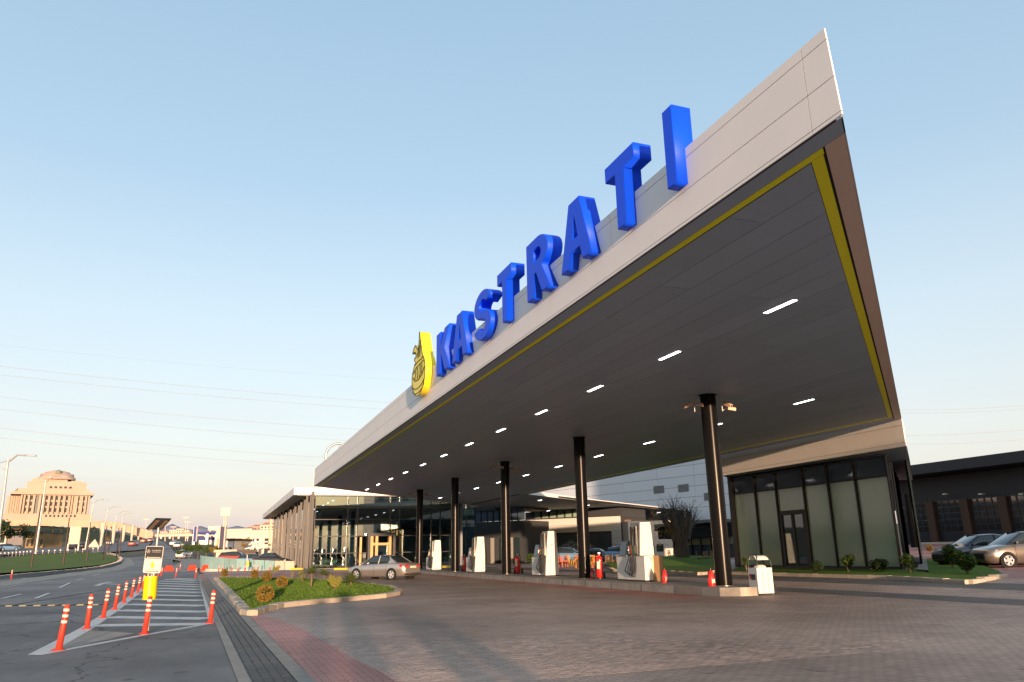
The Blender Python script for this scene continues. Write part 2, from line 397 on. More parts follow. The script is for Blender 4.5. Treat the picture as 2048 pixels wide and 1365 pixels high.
# grey forecourt paving
pave_g = paving_mat('grey_pavers', (.52,.375,.30), (.43,.315,.25), 5.0, 1.0, .5, .03, mcol=(.17,.145,.125))
pave_r = paving_mat('red_pavers', (.60,.29,.24), (.52,.25,.21), 5.0, 1.0, .5, .03, mcol=(.17,.09,.08))
sheet('forecourt_paving', [(.62,-12),(70,-12),(70,40),(33,60),(30,83),(-1.0,83)]+[(drx(y)+.66, y) for y in (72,50,30,10,0)], pave_g, .004, 5, kind='structure')
sheet('side_road', [(18.9,10),(26.2,18),(26.2,38),(24,60),(24,80),(18.9,80)], asphalt, .010, 3, kind='structure')
pink = [(drx(9)+.72,5)]+[(2.2,5),(2.55,9)]+P2([(791,1365),(750,1340),(702,1318),(650,1285),(600,1258),(545,1238),(500,1229)])+[(drx(25)+.75,25.2)]
sheet('red_paving', pink, pave_r, .008, 3, kind='structure')
sheet('red_paving_strip', [(13.9,21.3)]+P2([(1470,1201),(1380,1203),(1200,1186),(1000,1165),(856,1151)])+P2([(856,1145),(1000,1157),(1200,1176),(1400,1191)]), pave_r, .007, 3, kind='structure')
sheet('far_red_paving', P2([(400,1160),(430,1157),(700,1158),(735,1160),(735,1146),(620,1145),(480,1149),(393,1149)]), pave_r, .012, 3, kind='structure')
sheet('kiosk_red_paving', [(26.3,18),(26.3,27),(29,30),(60,75),(70,70),(70,14)], pave_r, .012, 4, kind='structure')
# ---- individual pavers nearest the camera
pav_g = mat('paver_grey', (.475,.35,.28), .62, objvar=.13, island=0, bump=.4, bscale=70, var=.14, vscale=3, worn=1)
pav_gs = mat('paver_grey_field', (.475,.35,.28), .62, island=.13, bump=.4, bscale=70, var=.14, vscale=3, worn=1)
pav_r = mat('paver_red', (.56,.25,.21), .62, objvar=.13, bump=.4, bscale=70)
pav_rs = mat('paver_red_field', (.56,.25,.21), .62, island=.13, bump=.4, bscale=70)
def inpoly(x, y, P):
    c = False; n = len(P)
    for i in range(n):
        x1,y1 = P[i]; x2,y2 = P[(i+1)%n]
        if (y1 > y) != (y2 > y) and x < (x2-x1)*(y-y1)/(y2-y1)+x1: c = not c
    return c
def paver_verts(cx, cy, h, tl):
    a, b, e = .0955, .0455, .005; z = h; r = random.uniform(-tl, tl); q = random.uniform(-tl, tl)
    top = [(cx+sx*(a-e), cy+sy*(b-e), z+sx*r+sy*q) for sx, sy in ((-1,-1),(1,-1),(1,1),(-1,1))]
    bot = [(cx+sx*a, cy+sy*b, z-.0035) for sx, sy in ((-1,-1),(1,-1),(1,1),(-1,1))]
    return bot+top, [(4,5,6,7),(0,1,5,4),(1,2,6,5),(2,3,7,6),(3,0,4,7)]
pv = thing('paver_field', 'block paving of the forecourt in the foreground beside the drain channel', 'paving', (2.5,10.5,0))
del pv['category'], pv['label']; pv['kind'] = 'structure'
cand = []; fld = {0: MB(), 1: MB()}
yy = 9.3; row = 0
while yy < 16:
    xx = drx(yy)+.80 + (.1 if row % 2 else 0)
    xmax = min(14, yy*.98+1.5)
    while xx < xmax:
        if inpoly(xx, yy, pink): red = 1
        else: red = 0
        q = Vector((xx, yy, 0)) - C0; dpt = q.dot(FW); px = 1024+1520*q.dot(RT)/dpt; py = 682.5-1520*q.dot(UP)/dpt
        if px < 2100 and py < 1400: cand.append((dpt, xx, yy, red))
        xx += .2
    yy += .1; row += 1
cand.sort()
mvs = []
for k in range(6):
    vs, fs = paver_verts(0, 0, 0, .0006)
    for red in (0, 1):
        me = bpy.data.meshes.new('paver'); me.from_pydata(vs, [], fs); me.materials.append(pav_r if red else pav_g); mvs.append(me)
for i, (d, x, y, red) in enumerate(cand):
    hgt = .0095+random.uniform(-.0006,.0006)
    if i < 295:
        link('paver', mvs[random.randrange(6)*2+red], pv, loc=(x-2.5, y-10.5, hgt))
    else: fld[red].add(*paver_verts(x, y, hgt, .0006))
fld[0].build('paver', pav_gs, pv, kind='stuff'); fld[1].build('paver', pav_rs, pv, kind='stuff')
# ---- drain channel: concrete margins, one grate after the other
dr = thing('drain_channel', 'long slotted drain channel running away between asphalt and paving', 'drain', (drx(10)+.24, 10, 0))
mbm = MB()
for a, b in ((-.17,-.02),(.50,.70)):
    ys = [4+i*3 for i in range(24)]
    for y0, y1 in zip(ys, ys[1:]):
        mbm.add([(drx(y0)+a,y0,.02+gz(0,y0)+.0004*y0),(drx(y0)+b,y0,.02+gz(0,y0)+.0004*y0),(drx(y1)+b,y1,.02+gz(0,y1)+.0004*y1),(drx(y1)+a,y1,.02+gz(0,y1)+.0004*y1)], [(0,1,2,3)])
mbm.build('concrete_edge', concrete, dr)
cb = MB()
for y0 in range(4, 72, 4): cb.add([(drx(y0)-.03,y0,gz(0,y0)+.0095),(drx(y0)+.52,y0,gz(0,y0)+.0095),(drx(y0+4)+.52,y0+4,gz(0,y0+4)+.0095),(drx(y0+4)-.03,y0+4,gz(0,y0+4)+.0095)], [(0,1,2,3)])
cb.build('channel_bed', mat('silted_bed', (.20,.18,.16), .9, var=.3, vscale=4), dr)
g_m = mat('cast_grate', (.033,.032,.032), .55, metal=.3, objvar=.3, var=.3, vscale=12)
gm = MB()
for i in range(4):
    for j in range(4): gm.box(.008+i*.122, .112+i*.122, .006+j*.123, .110+j*.123, -.002, .012+.001*((i+j) % 2))
gme = gm.build('grate', g_m, None); GM = gme.data; bpy.data.objects.remove(gme)
yy = 8.5
while yy < 71:
    link('grate', GM, dr, loc=(drx(yy)-dr.location.x+.0, yy-10, gz(0,yy)+.002+.0004*yy+random.uniform(-.002,.002))); yy += .5
# ---- hatched island painted on the asphalt
mk = thing('road_markings', '', '', (0,0,0)); 
for k_ in ('label','category'): 
    if k_ in mk: del mk[k_]
mk['kind'] = 'structure'
def paintline(pts, wdt, m=paint_w, off=.006, name='marking', par=mk):
    b = MB(); P = [Vector((*p, 0)) for p in pts]; Q = []
    PP = [P[0]]
    for a, c in zip(P, P[1:]):
        n_ = max(1, int((c-a).length/4))
        for i in range(1, n_+1): PP.append(a.lerp(c, i/n_))
    for i, p in enumerate(PP):
        d = (PP[min(i+1,len(PP)-1)]-PP[max(i-1,0)]).normalized(); s = Vector((-d.y, d.x, 0))*wdt/2
        for t in (-1, 1):
            q = p+s*t; Q.append((q.x, q.y, gz(q.x,q.y)+off+math.hypot(q.x,q.y)*.0005))
    b.add(Q, [(2*i+1, 2*i, 2*i+2, 2*i+3) for i in range(len(PP)-1)])
    return b.build(name, m, par)
hl = lambda py: onG(*[(72,1312),(315,1152)][0]) 
def xl(py): return 72+(315-72)*((1312-py)/(160))**.72 if py < 1312 else 72
Lp = [(75,1311),(172,1259),(229,1221),(262,1196),(293,1172),(325,1152)]
Rp = [(393.6,1153),(424,1247)]
def interp(py, tab):
    for (x0,y0),(x1,y1) in zip(tab, tab[1:]):
        if min(y0,y1) <= py <= max(y0,y1): return x0+(x1-x0)*(py-y0)/(y1-y0)
    return tab[-1][0]
paintline(P2(Lp), .30); paintline(P2([(400,1160),(424,1247)]), .14); paintline(P2([(424,1248),(288,1272),(75,1312)]), .16)
for py in (1157,1159.6,1163.3,1167.8,1172.3,1177.5,1183.5,1190.8,1199.6,1210.2,1222.3,1235.9,1252.6):
    a = onG(interp(py, Lp)+9, py); b = onG(interp(min(py+3,1246), Rp)-4, py+3 if py < 1240 else py-3)
    paintline([tuple(a.xy), tuple(b.xy)], .68 if py > 1175 else .6)
sheet('worn_patch', P2([(100,1306),(180,1262),(270,1268)]), concrete, .006, 5, kind='structure')
# lane dashes and arrow
for a, b in (((70,1200),(98,1189)),((118,1178),(140,1168)),((3,1200),(42,1191)),((0,1178),(50,1170)),((152,1163),(168,1159)),((86,1167),(104,1164)),((186,1153),(200,1150)),((130,1150),(150,1147)),((236,1149),(262,1146)),((222,1137),(236,1135)),((268,1148),(282,1146)),((296,1143),(330,1140))):
    paintline(P2([a, b]), .16, off=.032)
ar = [(191,1173),(200,1167),(215,1166),(206,1170),(240,1171)]
paintline(P2([(205,1169.5),(243,1171.5)]), .3, off=.03); paintline(P2([(192,1174),(206,1169),(224,1166.5)]), .3, off=.03); paintline(P2([(206,1166.5),(222,1166.3)]), .5, off=.03)
paintline(P2([(0,1217),(140,1215),(228,1212)]), .07, off=.03)
# curved road on the left going away, and the highway beyond the verge
sheet('road_left', P2([(0,1216),(330,1160),(400,1152),(392,1137),(345,1127),(345,1119),(300,1112),(240,1118),(262,1127),(235,1138),(120,1152),(0,1168)])[::1], roadmat, .02, 8, kind='structure')
sheet('concrete_verge', P2([(340,1143),(348,1133),(362,1124),(330,1117),(345,1114),(420,1122),(395,1140),(370,1146)]), concrete, .035, 8, kind='structure')
sheet('concrete_kerb_strip', P2([(0,1176),(120,1158),(235,1143),(270,1131),(262,1120),(235,1112),(214,1108),(222,1113),(238,1121),(244,1128),(225,1136),(120,1150),(0,1166)]), concrete, .035, 8, kind='structure')
hw = [(0,1112),(120,1110),(200,1107),(232,1105),(262,1103),(290,1100),(300,1090),(316,1080),(313,1077),(296,1078),(262,1083),(215,1090),(120,1096),(0,1100)]
sheet('highway', P2(hw), roadmat, .06, 12, kind='structure')
sheet('far_road', P2([(300,1113),(345,1119),(352,1110),(345,1100),(336,1092),(322,1083),(316,1080),(306,1086),(300,1095)]), roadmat, .05, 12, kind='structure')
# ---- speed bumps of alternating yellow and black pieces
def bump_row(px0, py0, px1, py1, n, label):
    a, b = onG(px0, py0), onG(px1, py1); t = thing('speed_bump', label, 'speed bump', tuple(a), 0, 'speed bumps across the left road')
    d = (b-a)/n; s = Vector((-d.y, d.x, 0)).normalized()*.17
    for i in range(n):
        m = MB(); p0, p1 = a+d*i, a+d*(i+1-.03)
        m.loft([[p+s*-1, p+s*-.6+Vector((0,0,.045)), p+s*.6+Vector((0,0,.045)), p+s] for p in (p0, p1)], sm=False)
        m.build('bump_piece', [blk_r, beige_bump][i % 2], t)
beige_bump = mat('bump_yellow', (.42,.34,.16), .7, var=.2, vscale=4)
bump_row(0, 1214, 215, 1211, 15, 'nearer black and yellow speed bump crossing the left road')
bump_row(30, 1159, 222, 1154, 14, 'farther black and yellow speed bump crossing the left road')
# ---- kerb runs made of single stones
KM = {}
def kerb_run(name, pts, label, h=.16, wd=.28, ln=.95, m=kerbmat, closed=False, zoff=0.0, group='kerbs', cat='kerb', par=None):
    P = [Vector((*p, 0)) for p in pts]
    t = par or thing(name, label, cat, (P[0].x, P[0].y, gz(P[0].x, P[0].y)))
    if not par: t['group'] = group
    seg = list(zip(P, P[1:]+([P[0]] if closed else [])))[:len(P) if closed else len(P)-1]
    for a, b in seg:
        L = (b-a).length; n = max(1, round(L/ln)); l = L/n; rz = math.atan2((b-a).y, (b-a).x)
        key = (round(l, 2), h, wd, m.name)
        if key not in KM:
            q = MB(); g = .012; c = .03; prof = [(-wd/2,-.1),(wd/2,-.1),(wd/2,h),(-wd/2+c,h),(-wd/2,h-c)]
            q.loft([[(x, y_, z_) for y_, z_ in prof] for x in (-l/2+g, l/2-g)], sm=False)
            o = q.build('kerb_stone', m, None); KM[key] = o.data; bpy.data.objects.remove(o)
        for i in range(n):
            p = a.lerp(b, (i+.5)/n); z = gz(p.x, p.y)+random.uniform(-.006,.006)+zoff
            o = link('kerb_stone', KM[key], t); o.location = Vector((p.x, p.y, z))-t.location; o.rotation_euler.z = rz+random.uniform(-.006,.006)
    return t
lawn_px = [(432,1156),(452,1175),(482,1208),(491,1220),(505,1222),(530,1214),(560,1207),(610,1202),(660,1198),(720,1193),(765,1189),(792,1184),(797,1179),(780,1172),(745,1168),(708,1164),(650,1159),(600,1156.5),(520,1155),(450,1154.5)]
LAWN = P2(lawn_px, .14)
kerb_run('kerb', LAWN, 'pale concrete kerb stones edging the near lawn with round shrubs', closed=True)
def lawn(name, poly, z, par=None, crown=0.0):
    bm = bmesh.new(); vs = [bm.verts.new((x, y, 0)) for x, y in poly]; bm.faces.new(vs)
    cx = sum(p[0] for p in poly)/len(poly); cy = sum(p[1] for p in poly)/len(poly)
    for ax in (0, 1):
        t = min(p[ax] for p in poly)+1.2
        while t < max(p[ax] for p in poly):
            co = Vector((t,0,0)) if ax == 0 else Vector((0,t,0)); no = Vector((1,0,0)) if ax == 0 else Vector((0,1,0))
            bmesh.ops.bisect_plane(bm, geom=bm.verts[:]+bm.edges[:]+bm.faces[:], plane_co=co, plane_no=no); t += 1.2
    for f in bm.faces:
        if f.normal.z < 0: f.normal_flip()
    for v in bm.verts: v.co.z = gz(v.co.x, v.co.y)+z+(crown*(1-min(1, ((v.co.x-cx)**2+(v.co.y-cy)**2)/60.)) if crown else 0)
    me = bpy.data.meshes.new(name); bm.to_mesh(me); bm.free(); me.materials.append(grassmat)
    return link(name, me, kind='structure')
lawn('lawn', LAWN, .13)
def blades(poly, z, n, h=.05, crown=None, name='grass'):
    b = MB(); xs = [p[0] for p in poly]; ys = [p[1] for p in poly]; k = 0
    while k < n:
        x, y = random.uniform(min(xs),max(xs)), random.uniform(min(ys),max(ys))
        y = min(ys)+(max(ys)-min(ys))*random.random()**1.8
        if not inpoly(x, y, poly): k += .2; continue
        k += 1; zz = gz(x,y)+z+(crown(x,y) if crown else 0); a = random.uniform(0, 6.28); wd = random.uniform(.012,.03)*1.4; hh = h*random.uniform(.5,1.4)
        dx, dy = math.cos(a)*wd, math.sin(a)*wd; lx, ly = random.uniform(-.03,.03), random.uniform(-.03,.03)
        b.add([(x-dx,y-dy,zz),(x+dx,y+dy,zz),(x+lx,y+ly,zz+hh)], [(0,1,2)])
    return b.build(name, blade_m, None, kind='stuff')
blades(LAWN, .13, 26000, .038)
# ---- pump island
isl = [(15.35,22.6),(15.6,22.0),(16.1,21.6),(16.7,21.5),(17.4,21.65),(17.95,22.1),(18.15,22.8),(18.15,72),(15.35,72)]
it = thing('pump_island', 'long low concrete island carrying pumps and black columns', 'kerb', (16.7,47,0))
MB().prism(isl, -.02, .27).build('slab', kerbdark, it)
ins = [(16.7+(x-16.7)*.93, 47+(y-47)*.997) for x, y in isl]
MB().prism(ins, .27, .276).build('top_surface', concrete, it)
stl = mat('brushed_steel', (.48,.42,.36), .3, metal=1.0, var=.1, vscale=3)
m_ = MB(); ed = [(15.33,24.2)]+[(15.33,22.6),(15.585,21.97),(16.09,21.57),(16.7,21.47),(17.42,21.62),(17.97,22.08),(18.17,22.8)]+[(18.17,24.2)]
for a, b in zip(ed, ed[1:]): m_.add([(*a,0),(*b,0),(*b,.285),(*a,.285)], [(0,1,2,3)], True)
m_.build('end_plate', stl, it)
m_ = MB()
for y in [24.2+i*2.4 for i in range(20)]: m_.box(15.342,15.352,y-.012,y+.012,.0,.27)
m_.build('joint', joint_m, it, kind='stuff')
# ---- verge on the left: grass bank, kerb
VG = P2([(0,1150),(120,1141),(200,1133),(237,1123),(232,1115),(205,1109),(165,1106),(120,1108),(60,1112),(0,1119),(-120,1128),(-260,1165)])
sheet('verge', VG, grass_far, .12, 8, kind='structure')
kerb_run('kerb', P2([(-120,1172),(0,1159),(60,1153),(120,1147),(200,1138),(237,1127),(243,1121),(232,1113),(214,1108)]), 'grey kerb running round the left grass verge', h=.3, wd=.5, ln=2.2, m=kerbdark)
# pavements and lawns by the kiosk
KL = P2([(1458,1146),(1600,1150),(1780,1154.5),(1937,1164),(2008,1150),(1955,1128),(1935,1118),(1850,1122)], .1)+[(30.2,27.8),(29.2,38.8),(28.2,39.5)]
kerb_run('kerb', KL[:5], 'long pale kerb in front of the glass kiosk lawn', h=.16, ln=1.1)
lawn('kiosk_lawn', [KL[0],KL[1],KL[2],KL[3],KL[4],KL[5],KL[6],tuple(onG(1848,1121,.1).xy),tuple(onG(1858,1148,.1).xy),(29.4,26.4),(29.1,33),(29.1,39)], .13)
sheet('kiosk_path', P2([(1858,1150),(1834,1148),(1846,1121),(1890,1113),(1893,1119),(1853,1121)]), concrete, .17, 3, kind='structure')
OL = P2([(1208,1131),(1230,1141.5),(1330,1143),(1400,1148),(1430,1144),(1452,1136),(1440,1124),(1380,1118),(1300,1116),(1240,1122)], .1)
lawn('olive_lawn', OL, .13, crown=.45)
kerb_run('kerb', OL[:6], 'pale kerb of the olive tree mound catching orange sunlight', h=.16, ln=1.3)
# ================================================================ CANOPY
H = 7.0; FX = 7.31; TOP = 8.39
NE = (FX, 6.69); SL = .8818                      # near corner, slope of the oblique near edge
BX = 28.6
def yn(x): return NE[1]+(x-FX)*SL                # near oblique edge
def yf(x): return 64.3+(x-FX)*1.098              # far oblique edge
WX = [(28.6,70.4),(42.6,82.3),(77.2,109.2),(84,114.5)]
def yw(x): return lerp_tab(WX, x)
cp = thing('petrol_station_canopy', 'vast wedge shaped white canopy with dark soffit and yellow stripe', 'canopy', (16.7,40,0))
XE = 84.0
# roof body just inside the cladding
MB().prism([(FX+.12,yn(FX)+.35),(BX-.12,yn(BX)+.1),(BX-.12,70.6),(XE,yw(XE)+.1),(XE,yf(XE)-.2),(FX+.12,yf(FX)-.1)], H+.03, H+.20).build('roof_deck', soffit_gap, cp)
# front fascia panels: rows between joints, bays of 5.8 m
rows = [(7.0,7.05),(7.062,7.60),(7.612,8.20),(8.212,TOP)]
seams = [6.69,7.24,13.05,18.98,24.9,30.8,36.7,42.6,48.5,54.4,60.3,64.3]
for z0, z1 in rows:
    for a, b in zip(seams, seams[1:]):
        q = .058 if a == 6.69 else 0
        MB().ext([(a+.006+q*(z0-7), z0),(b-.006, z0),(b-.006, z1),(a+.006+q*(z1-7), z1)], (FX,0,0), (0,1,0), (0,0,1), (1,0,0), .025).build('fascia_panel', white_al, cp)
MB().box(FX+.02, FX+.06, 6.85, 64.25, 7.0, TOP-.02).build('fascia_backing', joint_m, cp)
# top coping
MB().prism([(FX+.061,7.35),(FX+.45,7.9),(FX+.45,64.2),(FX+.061,64.2)], TOP-.05, TOP-.004).build('coping', white_al, cp)
# oblique near end: white cladding seen edge on
d = Vector((1, SL, 0)).normalized(); nrm = Vector((d.y, -d.x, 0))
Lne = (BX-FX)/d.x
def nept(s, off, z): p = Vector((FX, NE[1], 0))+d*s+nrm*(off-((.06+.38*s/Lne) if z > H+.5 else 0)); return (p.x, p.y, z)
for k in range(5):
    s0, s1 = Lne*k/5+.005+(0.12 if k == 0 else 0), Lne*(k+1)/5-.005
    MB().add([nept(s0,0,H),nept(s1,0,H),nept(s1,0,TOP),nept(s0,0,TOP),nept(s0,-.02,H),nept(s1,-.02,H),nept(s1,-.02,TOP),nept(s0,-.02,TOP)],
        [(0,1,2,3),(7,6,5,4),(0,4,5,1),(3,2,6,7),(0,3,7,4),(1,5,6,2)]).build('end_panel', white_al, cp)
# white end facing the viewer at the far corner
MB().box(FX-.02, FX+.3, 64.31, 64.37, H, TOP).build('end_cap', white_al, cp)
# back fascia over the kiosk is part of the kiosk; back fascia along the notch and wing
MB().box(BX-.05, BX, 39.3, 70.3, H+.001, TOP-.3).build('rear_fascia', white_al, cp)
def wall_seg(x0,y0,x1,y1,z0,z1,th,m,name,par):
    D = Vector((x1-x0,y1-y0,0)).normalized(); Nn = Vector((-D.y,D.x,0))*th
    return MB().prism([(x0,y0),(x1,y1),(x1+Nn.x,y1+Nn.y),(x0+Nn.x,y0+Nn.y)], z0, z1).build(name, m, par)
for (a, b), (c, e) in zip(WX, WX[1:]): wall_seg(a+.02, b, c-.02, e, H, H+.35, .2, white_al, 'rear_fascia', cp)
wall_seg(XE, yf(XE), FX+.3, yf(FX)+.07, H+.0, H+.5, .12, white_al, 'far_fascia', cp)
# soffit panels: long strips, joint between each
def clip(poly, a, b, c):      # keep a*x+b*y+c >= 0
    out = []
    for i in range(len(poly)):
        p, q = poly[i], poly[(i+1)%len(poly)]; dp = a*p[0]+b*p[1]+c; dq = a*q[0]+b*q[1]+c
        if dp >= 0: out.append(p)
        if dp*dq < 0: t = dp/(dp-dq); out.append((p[0]+(q[0]-p[0])*t, p[1]+(q[1]-p[1])*t))
    return out
n_s = 0
xs = []; x = FX+.56
while x < 27.3: xs.append(x); x += .735
xs.append(27.52)
def soff(poly, m=soffit_m, name='soffit_panel', z=H, th=.02, par=cp):
    if len(poly) < 3: return None
    return MB().prism(poly, z, z+th).build(name, m, par)
NI = .98    # inner border distance from near edge in y for panels
for i, (a, b) in enumerate(zip(xs, xs[1:])):
    ys = [0+((i % 3)*3.4)]
    while ys[-1] < 130: ys.append(ys[-1]+9.9)
    for y0, y1 in zip(ys, ys[1:]):
        p = [(a+.006,y0+.006),(b-.006,y0+.006),(b-.006,y1-.006),(a+.006,y1-.006)]
        p = clip(p, -SL, 1, -(NE[1]-FX*SL)-.715)      # y >= near edge + 1.02
        p = clip(p, 1.098, -1, 64.3-FX*1.098-.25)
        soff(p)
# border strips
def strip_front(x0, x1, m, name, z):
    ys = [0]+seams[2:]
    for y0, y1 in zip(ys, ys[1:]):
        p = [(x0,y0+.004),(x1,y0+.004),(x1,y1-.004),(x0,y1-.004)]
        k = .0 if x0 < FX+.3 else (.44 if name == 'yellow_stripe' else 0)
        p = clip(p, -SL, 1, -(NE[1]-FX*SL)-k); p = clip(p, 1.098, -1, 64.3-FX*1.098-.02)
        soff(p, m, name, z)
strip_front(FX+.062, FX+.385, soffit_m, 'soffit_border', H)
strip_front(FX+.39, FX+.53, yellow_s, 'yellow_stripe', H-.004)
p_ = [(FX+.536, 0),(FX+.558,0),(FX+.558,70),(FX+.536,70)]
p_ = clip(p_, -SL, 1, -(NE[1]-FX*SL)-1.02); p_ = clip(p_, 1.098, -1, 64.3-FX*1.098-.02); soff(p_, soffit_gap, 'soffit_border')
# near oblique border: bronze, then yellow
def strip_near(k0, k1, m, name, z, xa=FX+.36, xb=BX-.08, n=6):
    for i in range(n):
        a = xa+(xb-xa)*i/n+.004; b = xa+(xb-xa)*(i+1)/n-.004
        soff([(a,yn(a)+k0),(b,yn(b)+k0),(b,yn(b)+k1),(a,yn(a)+k1)], m, name, z)
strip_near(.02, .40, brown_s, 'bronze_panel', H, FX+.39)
strip_near(.46, .70, yellow_s, 'yellow_stripe', H-.004, FX+.534, 27.78)
strip_near(.405, .455, soffit_gap, 'shadow_groove', H+.004, FX+.5, 28.0, 1)
# back stripe
for a, b in ((yn(27.6)+.78, 40),(40,55),(55,yw(BX)-.2)):
    soff([(27.53,a+.004),(27.78,a+.004),(27.78,b-.004),(27.53,b-.004)], yellow_s, 'yellow_stripe', H-.004)
soff([(27.79,yn(27.79)+.46),(BX-.06,yn(BX-.06)+.42),(BX-.06,70.6),(27.79,70.6)], soffit_m, 'soffit_border')
# thin pale strip along the far oblique edge
for k in range(4):
    a = FX+.4+(XE-FX-.8)*k/4; b = FX+.4+(XE-FX-.8)*(k+1)/4-.01
    soff([(a,yf(a)-.24),(b,yf(b)-.24),(b,yf(b)-.02),(a,yf(a)-.02)], yellow_s, 'yellow_stripe', H-.004)
# wing soffit
x = 27.99; k = 0
while x < XE-.1:
    x1 = min(x+2.2, XE); y0a, y0b = (70.62, 70.62) if x < BX else (yw(x), yw(x1)); 
    y0b = yw(x1) if x1 > BX else 70.62; y0a = yw(x) if x > BX else 70.62
    mid_a, mid_b = (y0a+yf(x))/2, (y0b+yf(x1))/2
    for (a0,b0,a1,b1) in ((y0a,y0b,mid_a,mid_b),(mid_a,mid_b,yf(x)-.25,yf(x1)-.25)):
        soff([(x+.006,a0+.01),(x1-.006,b0+.01),(x1-.006,b1-.01),(x+.006,a1-.01)])
    x = x1
# recessed strip lights
lights = [(12.1, 13.7+4.82*i) for i in range(12)]+[(21.2, 23.3+5.85*i) for i in range(10)]+[(33.5,89.5),(33.2,78.4),(53.3,107.8),(52.4,93.4),(73.7,114.2),(73.5,129.3),(43,86.5),(43,98.6),(63,102.6),(63,118.5)]
lm = MB().box(-.055,.055,-.52,.52,-.012,.03); fm = MB().box(-.08,.08,-.56,.56,-.006,.025)
lo = lm.build('t', led, None); fo = fm.build('t', white_al, None); LME, FME = lo.data, fo.data
bpy.data.objects.remove(lo); bpy.data.objects.remove(fo)
ordn = ['first','second','third','fourth','fifth','sixth','seventh','eighth','ninth','tenth','eleventh','twelfth']
for i, (x, y) in enumerate(lights):
    if i < 12: lb = f'lit strip light, {ordn[i]} from the near end of the front soffit row'
    elif i < 22: lb = f'lit strip light, {ordn[i-12]} from the near end of the rear soffit row'
    else: lb = f'small lit strip light under the far canopy wing, {ordn[i-22]} of that group'
    t = thing('strip_light', lb, 'light', (x, y, H), 0, 'strip lights in the canopy soffit')
    link('housing', FME, t); o = link('tube', LME, t)
# round service holes
# ---- columns
cy = [23.25,34.2,44.9,55.7,66.4]
wc = ['nearest','second','third','fourth','farthest']
for i, y in enumerate(cy):
    t = thing('column', f'{wc[i]} glossy black round column standing on the pump island', 'column', (16.7, y, .27), 0, 'black columns holding up the canopy')
    m_ = MB(); m_.cyl((0,0,.0),(0,0,H-.27),.285,n=40,caps=False); m_.build('shaft', col_m, t, world=False)
    MB().cyl((0,0,0),(0,0,.012),.34,n=32).build('base_plate', steel, t, world=False)
    MB().cyl((0,0,H-.275),(0,0,H-.268),.34,n=32).build('cap_ring', soffit_gap, t, world=False)
# ---- cctv clusters
cam_body = mat('camera_housing', (.62,.42,.30), .5)
def cctv(x, y, label, dirs):
    t = thing('security_camera', label, 'camera', (x, y, H), 0, 'security cameras hanging beside the columns')
    m_ = MB().cyl((0,0,0),(0,0,-.62),.022,n=8); m_.cyl((0,0,0),(0,0,-.03),.06,n=10); m_.build('drop_pole', steel_l, t, world=False)
    for a, el in dirs:
        u = Vector((math.cos(a), math.sin(a), -el)).normalized(); s = u.cross(Vector((0,0,1))).normalized(); v = s.cross(u)
        z0 = -.34 if el > .2 else -.5; c = Vector((0,0,z0))+Vector((u.x,u.y,0))*.14
        P = []
        for k, hh in ((-.02,.055),(.36,.065)):
            for p, q in ((-.055,-hh),(.055,-hh),(.065,hh*.6),(0,hh+.012),(-.065,hh*.6)): P.append(c+u*k+s*p+v*q)
        b = MB(); b.loft([P[:5], P[5:]], sm=False); o = b.build('housing', cam_body, t, world=False)
        MB().cyl(c+u*.361, c+u*.37, .036, n=10).build('lens', blk, o, world=False)
        MB().cyl(Vector((0,0,z0-.08)), c+Vector((0,0,-.05)), .018, n=6).build('bracket', steel_l, t, world=False)
cctv(16.2, 23.42, 'security cameras on a drop pole left of the nearest column', [(R(182),.35),(R(-38),.3)])
cctv(17.15, 23.05, 'security cameras on a drop pole right of the nearest column', [(R(-18),.15),(R(-80),.5)])
cctv(16.0, 44.5, 'security cameras hanging left of the third column', [(R(200),.3),(R(-40),.35)])
cctv(17.4, 45.2, 'security cameras hanging right of the third column', [(R(-10),.2),(R(220),.3)])
cctv(15.9, 66.0, 'security cameras hanging left of the farthest column', [(R(200),.3),(R(-40),.35)])
cctv(17.5, 66.6, 'security cameras hanging right of the farthest column', [(R(-10),.2),(R(220),.3)])
# ---- sign letters: face along the fascia, right-hand side toward the near end (-Y)
LZ0, LH = 7.70, 1.53
X0, X1 = 7.10, 7.48
def letter(ch, yfar, w_, polys, label, holes=()):
    t = thing('sign_letter', label, 'letter', (7.3, yfar-w_/2, LZ0), 0, 'blue letters of the canopy sign')
    bm = bmesh.new(); allv = []
    # polygon with holes by curve fill
    cu = bpy.data.curves.new('l', 'CURVE'); cu.dimensions = '2D'; cu.fill_mode = 'BOTH'; cu.extrude = (X1-X0)/2; cu.bevel_depth = .018; cu.bevel_resolution = 1; cu.offset = -.012
    for pl in list(polys)+list(holes):
        sp = cu.splines.new('POLY'); sp.points.add(len(pl)-1); sp.use_cyclic_u = True
        for q, (a, b) in zip(sp.points, pl): q.co = (a*w_, b*LH, 0, 1)
    o = bpy.data.objects.new('l', cu); COL.objects.link(o)
    dg = bpy.context.evaluated_depsgraph_get(); me = bpy.data.meshes.new_from_object(o.evaluated_get(dg)); bpy.data.objects.remove(o)
    mt = Matrix(((0,0,-1),(-1,0,0),(0,1,0))).to_4x4(); mt.translation = Vector(((X0+X1)/2-7.3, w_/2, 0))
    me.transform(mt); me.materials.clear(); me.materials.append(blue_m); link('letter_body', me, t); bm.free()
    return t
K_ = [(0,0),(0,1),(.33,1),(.33,.60),(.66,1),(1.02,1),(.62,.55),(1.04,0),(.68,0),(.38,.44),(.33,.38),(.33,0)]
A_ = [(-.02,0),(.32,1),(.68,1),(1.02,0),(.72,0),(.655,.22),(.345,.22),(.28,0)]; Ah = [(.40,.40),(.60,.40),(.5,.76)]
T_ = [(0,.79),(0,1),(1,1),(1,.79),(.65,.79),(.65,0),(.35,0),(.35,.79)]
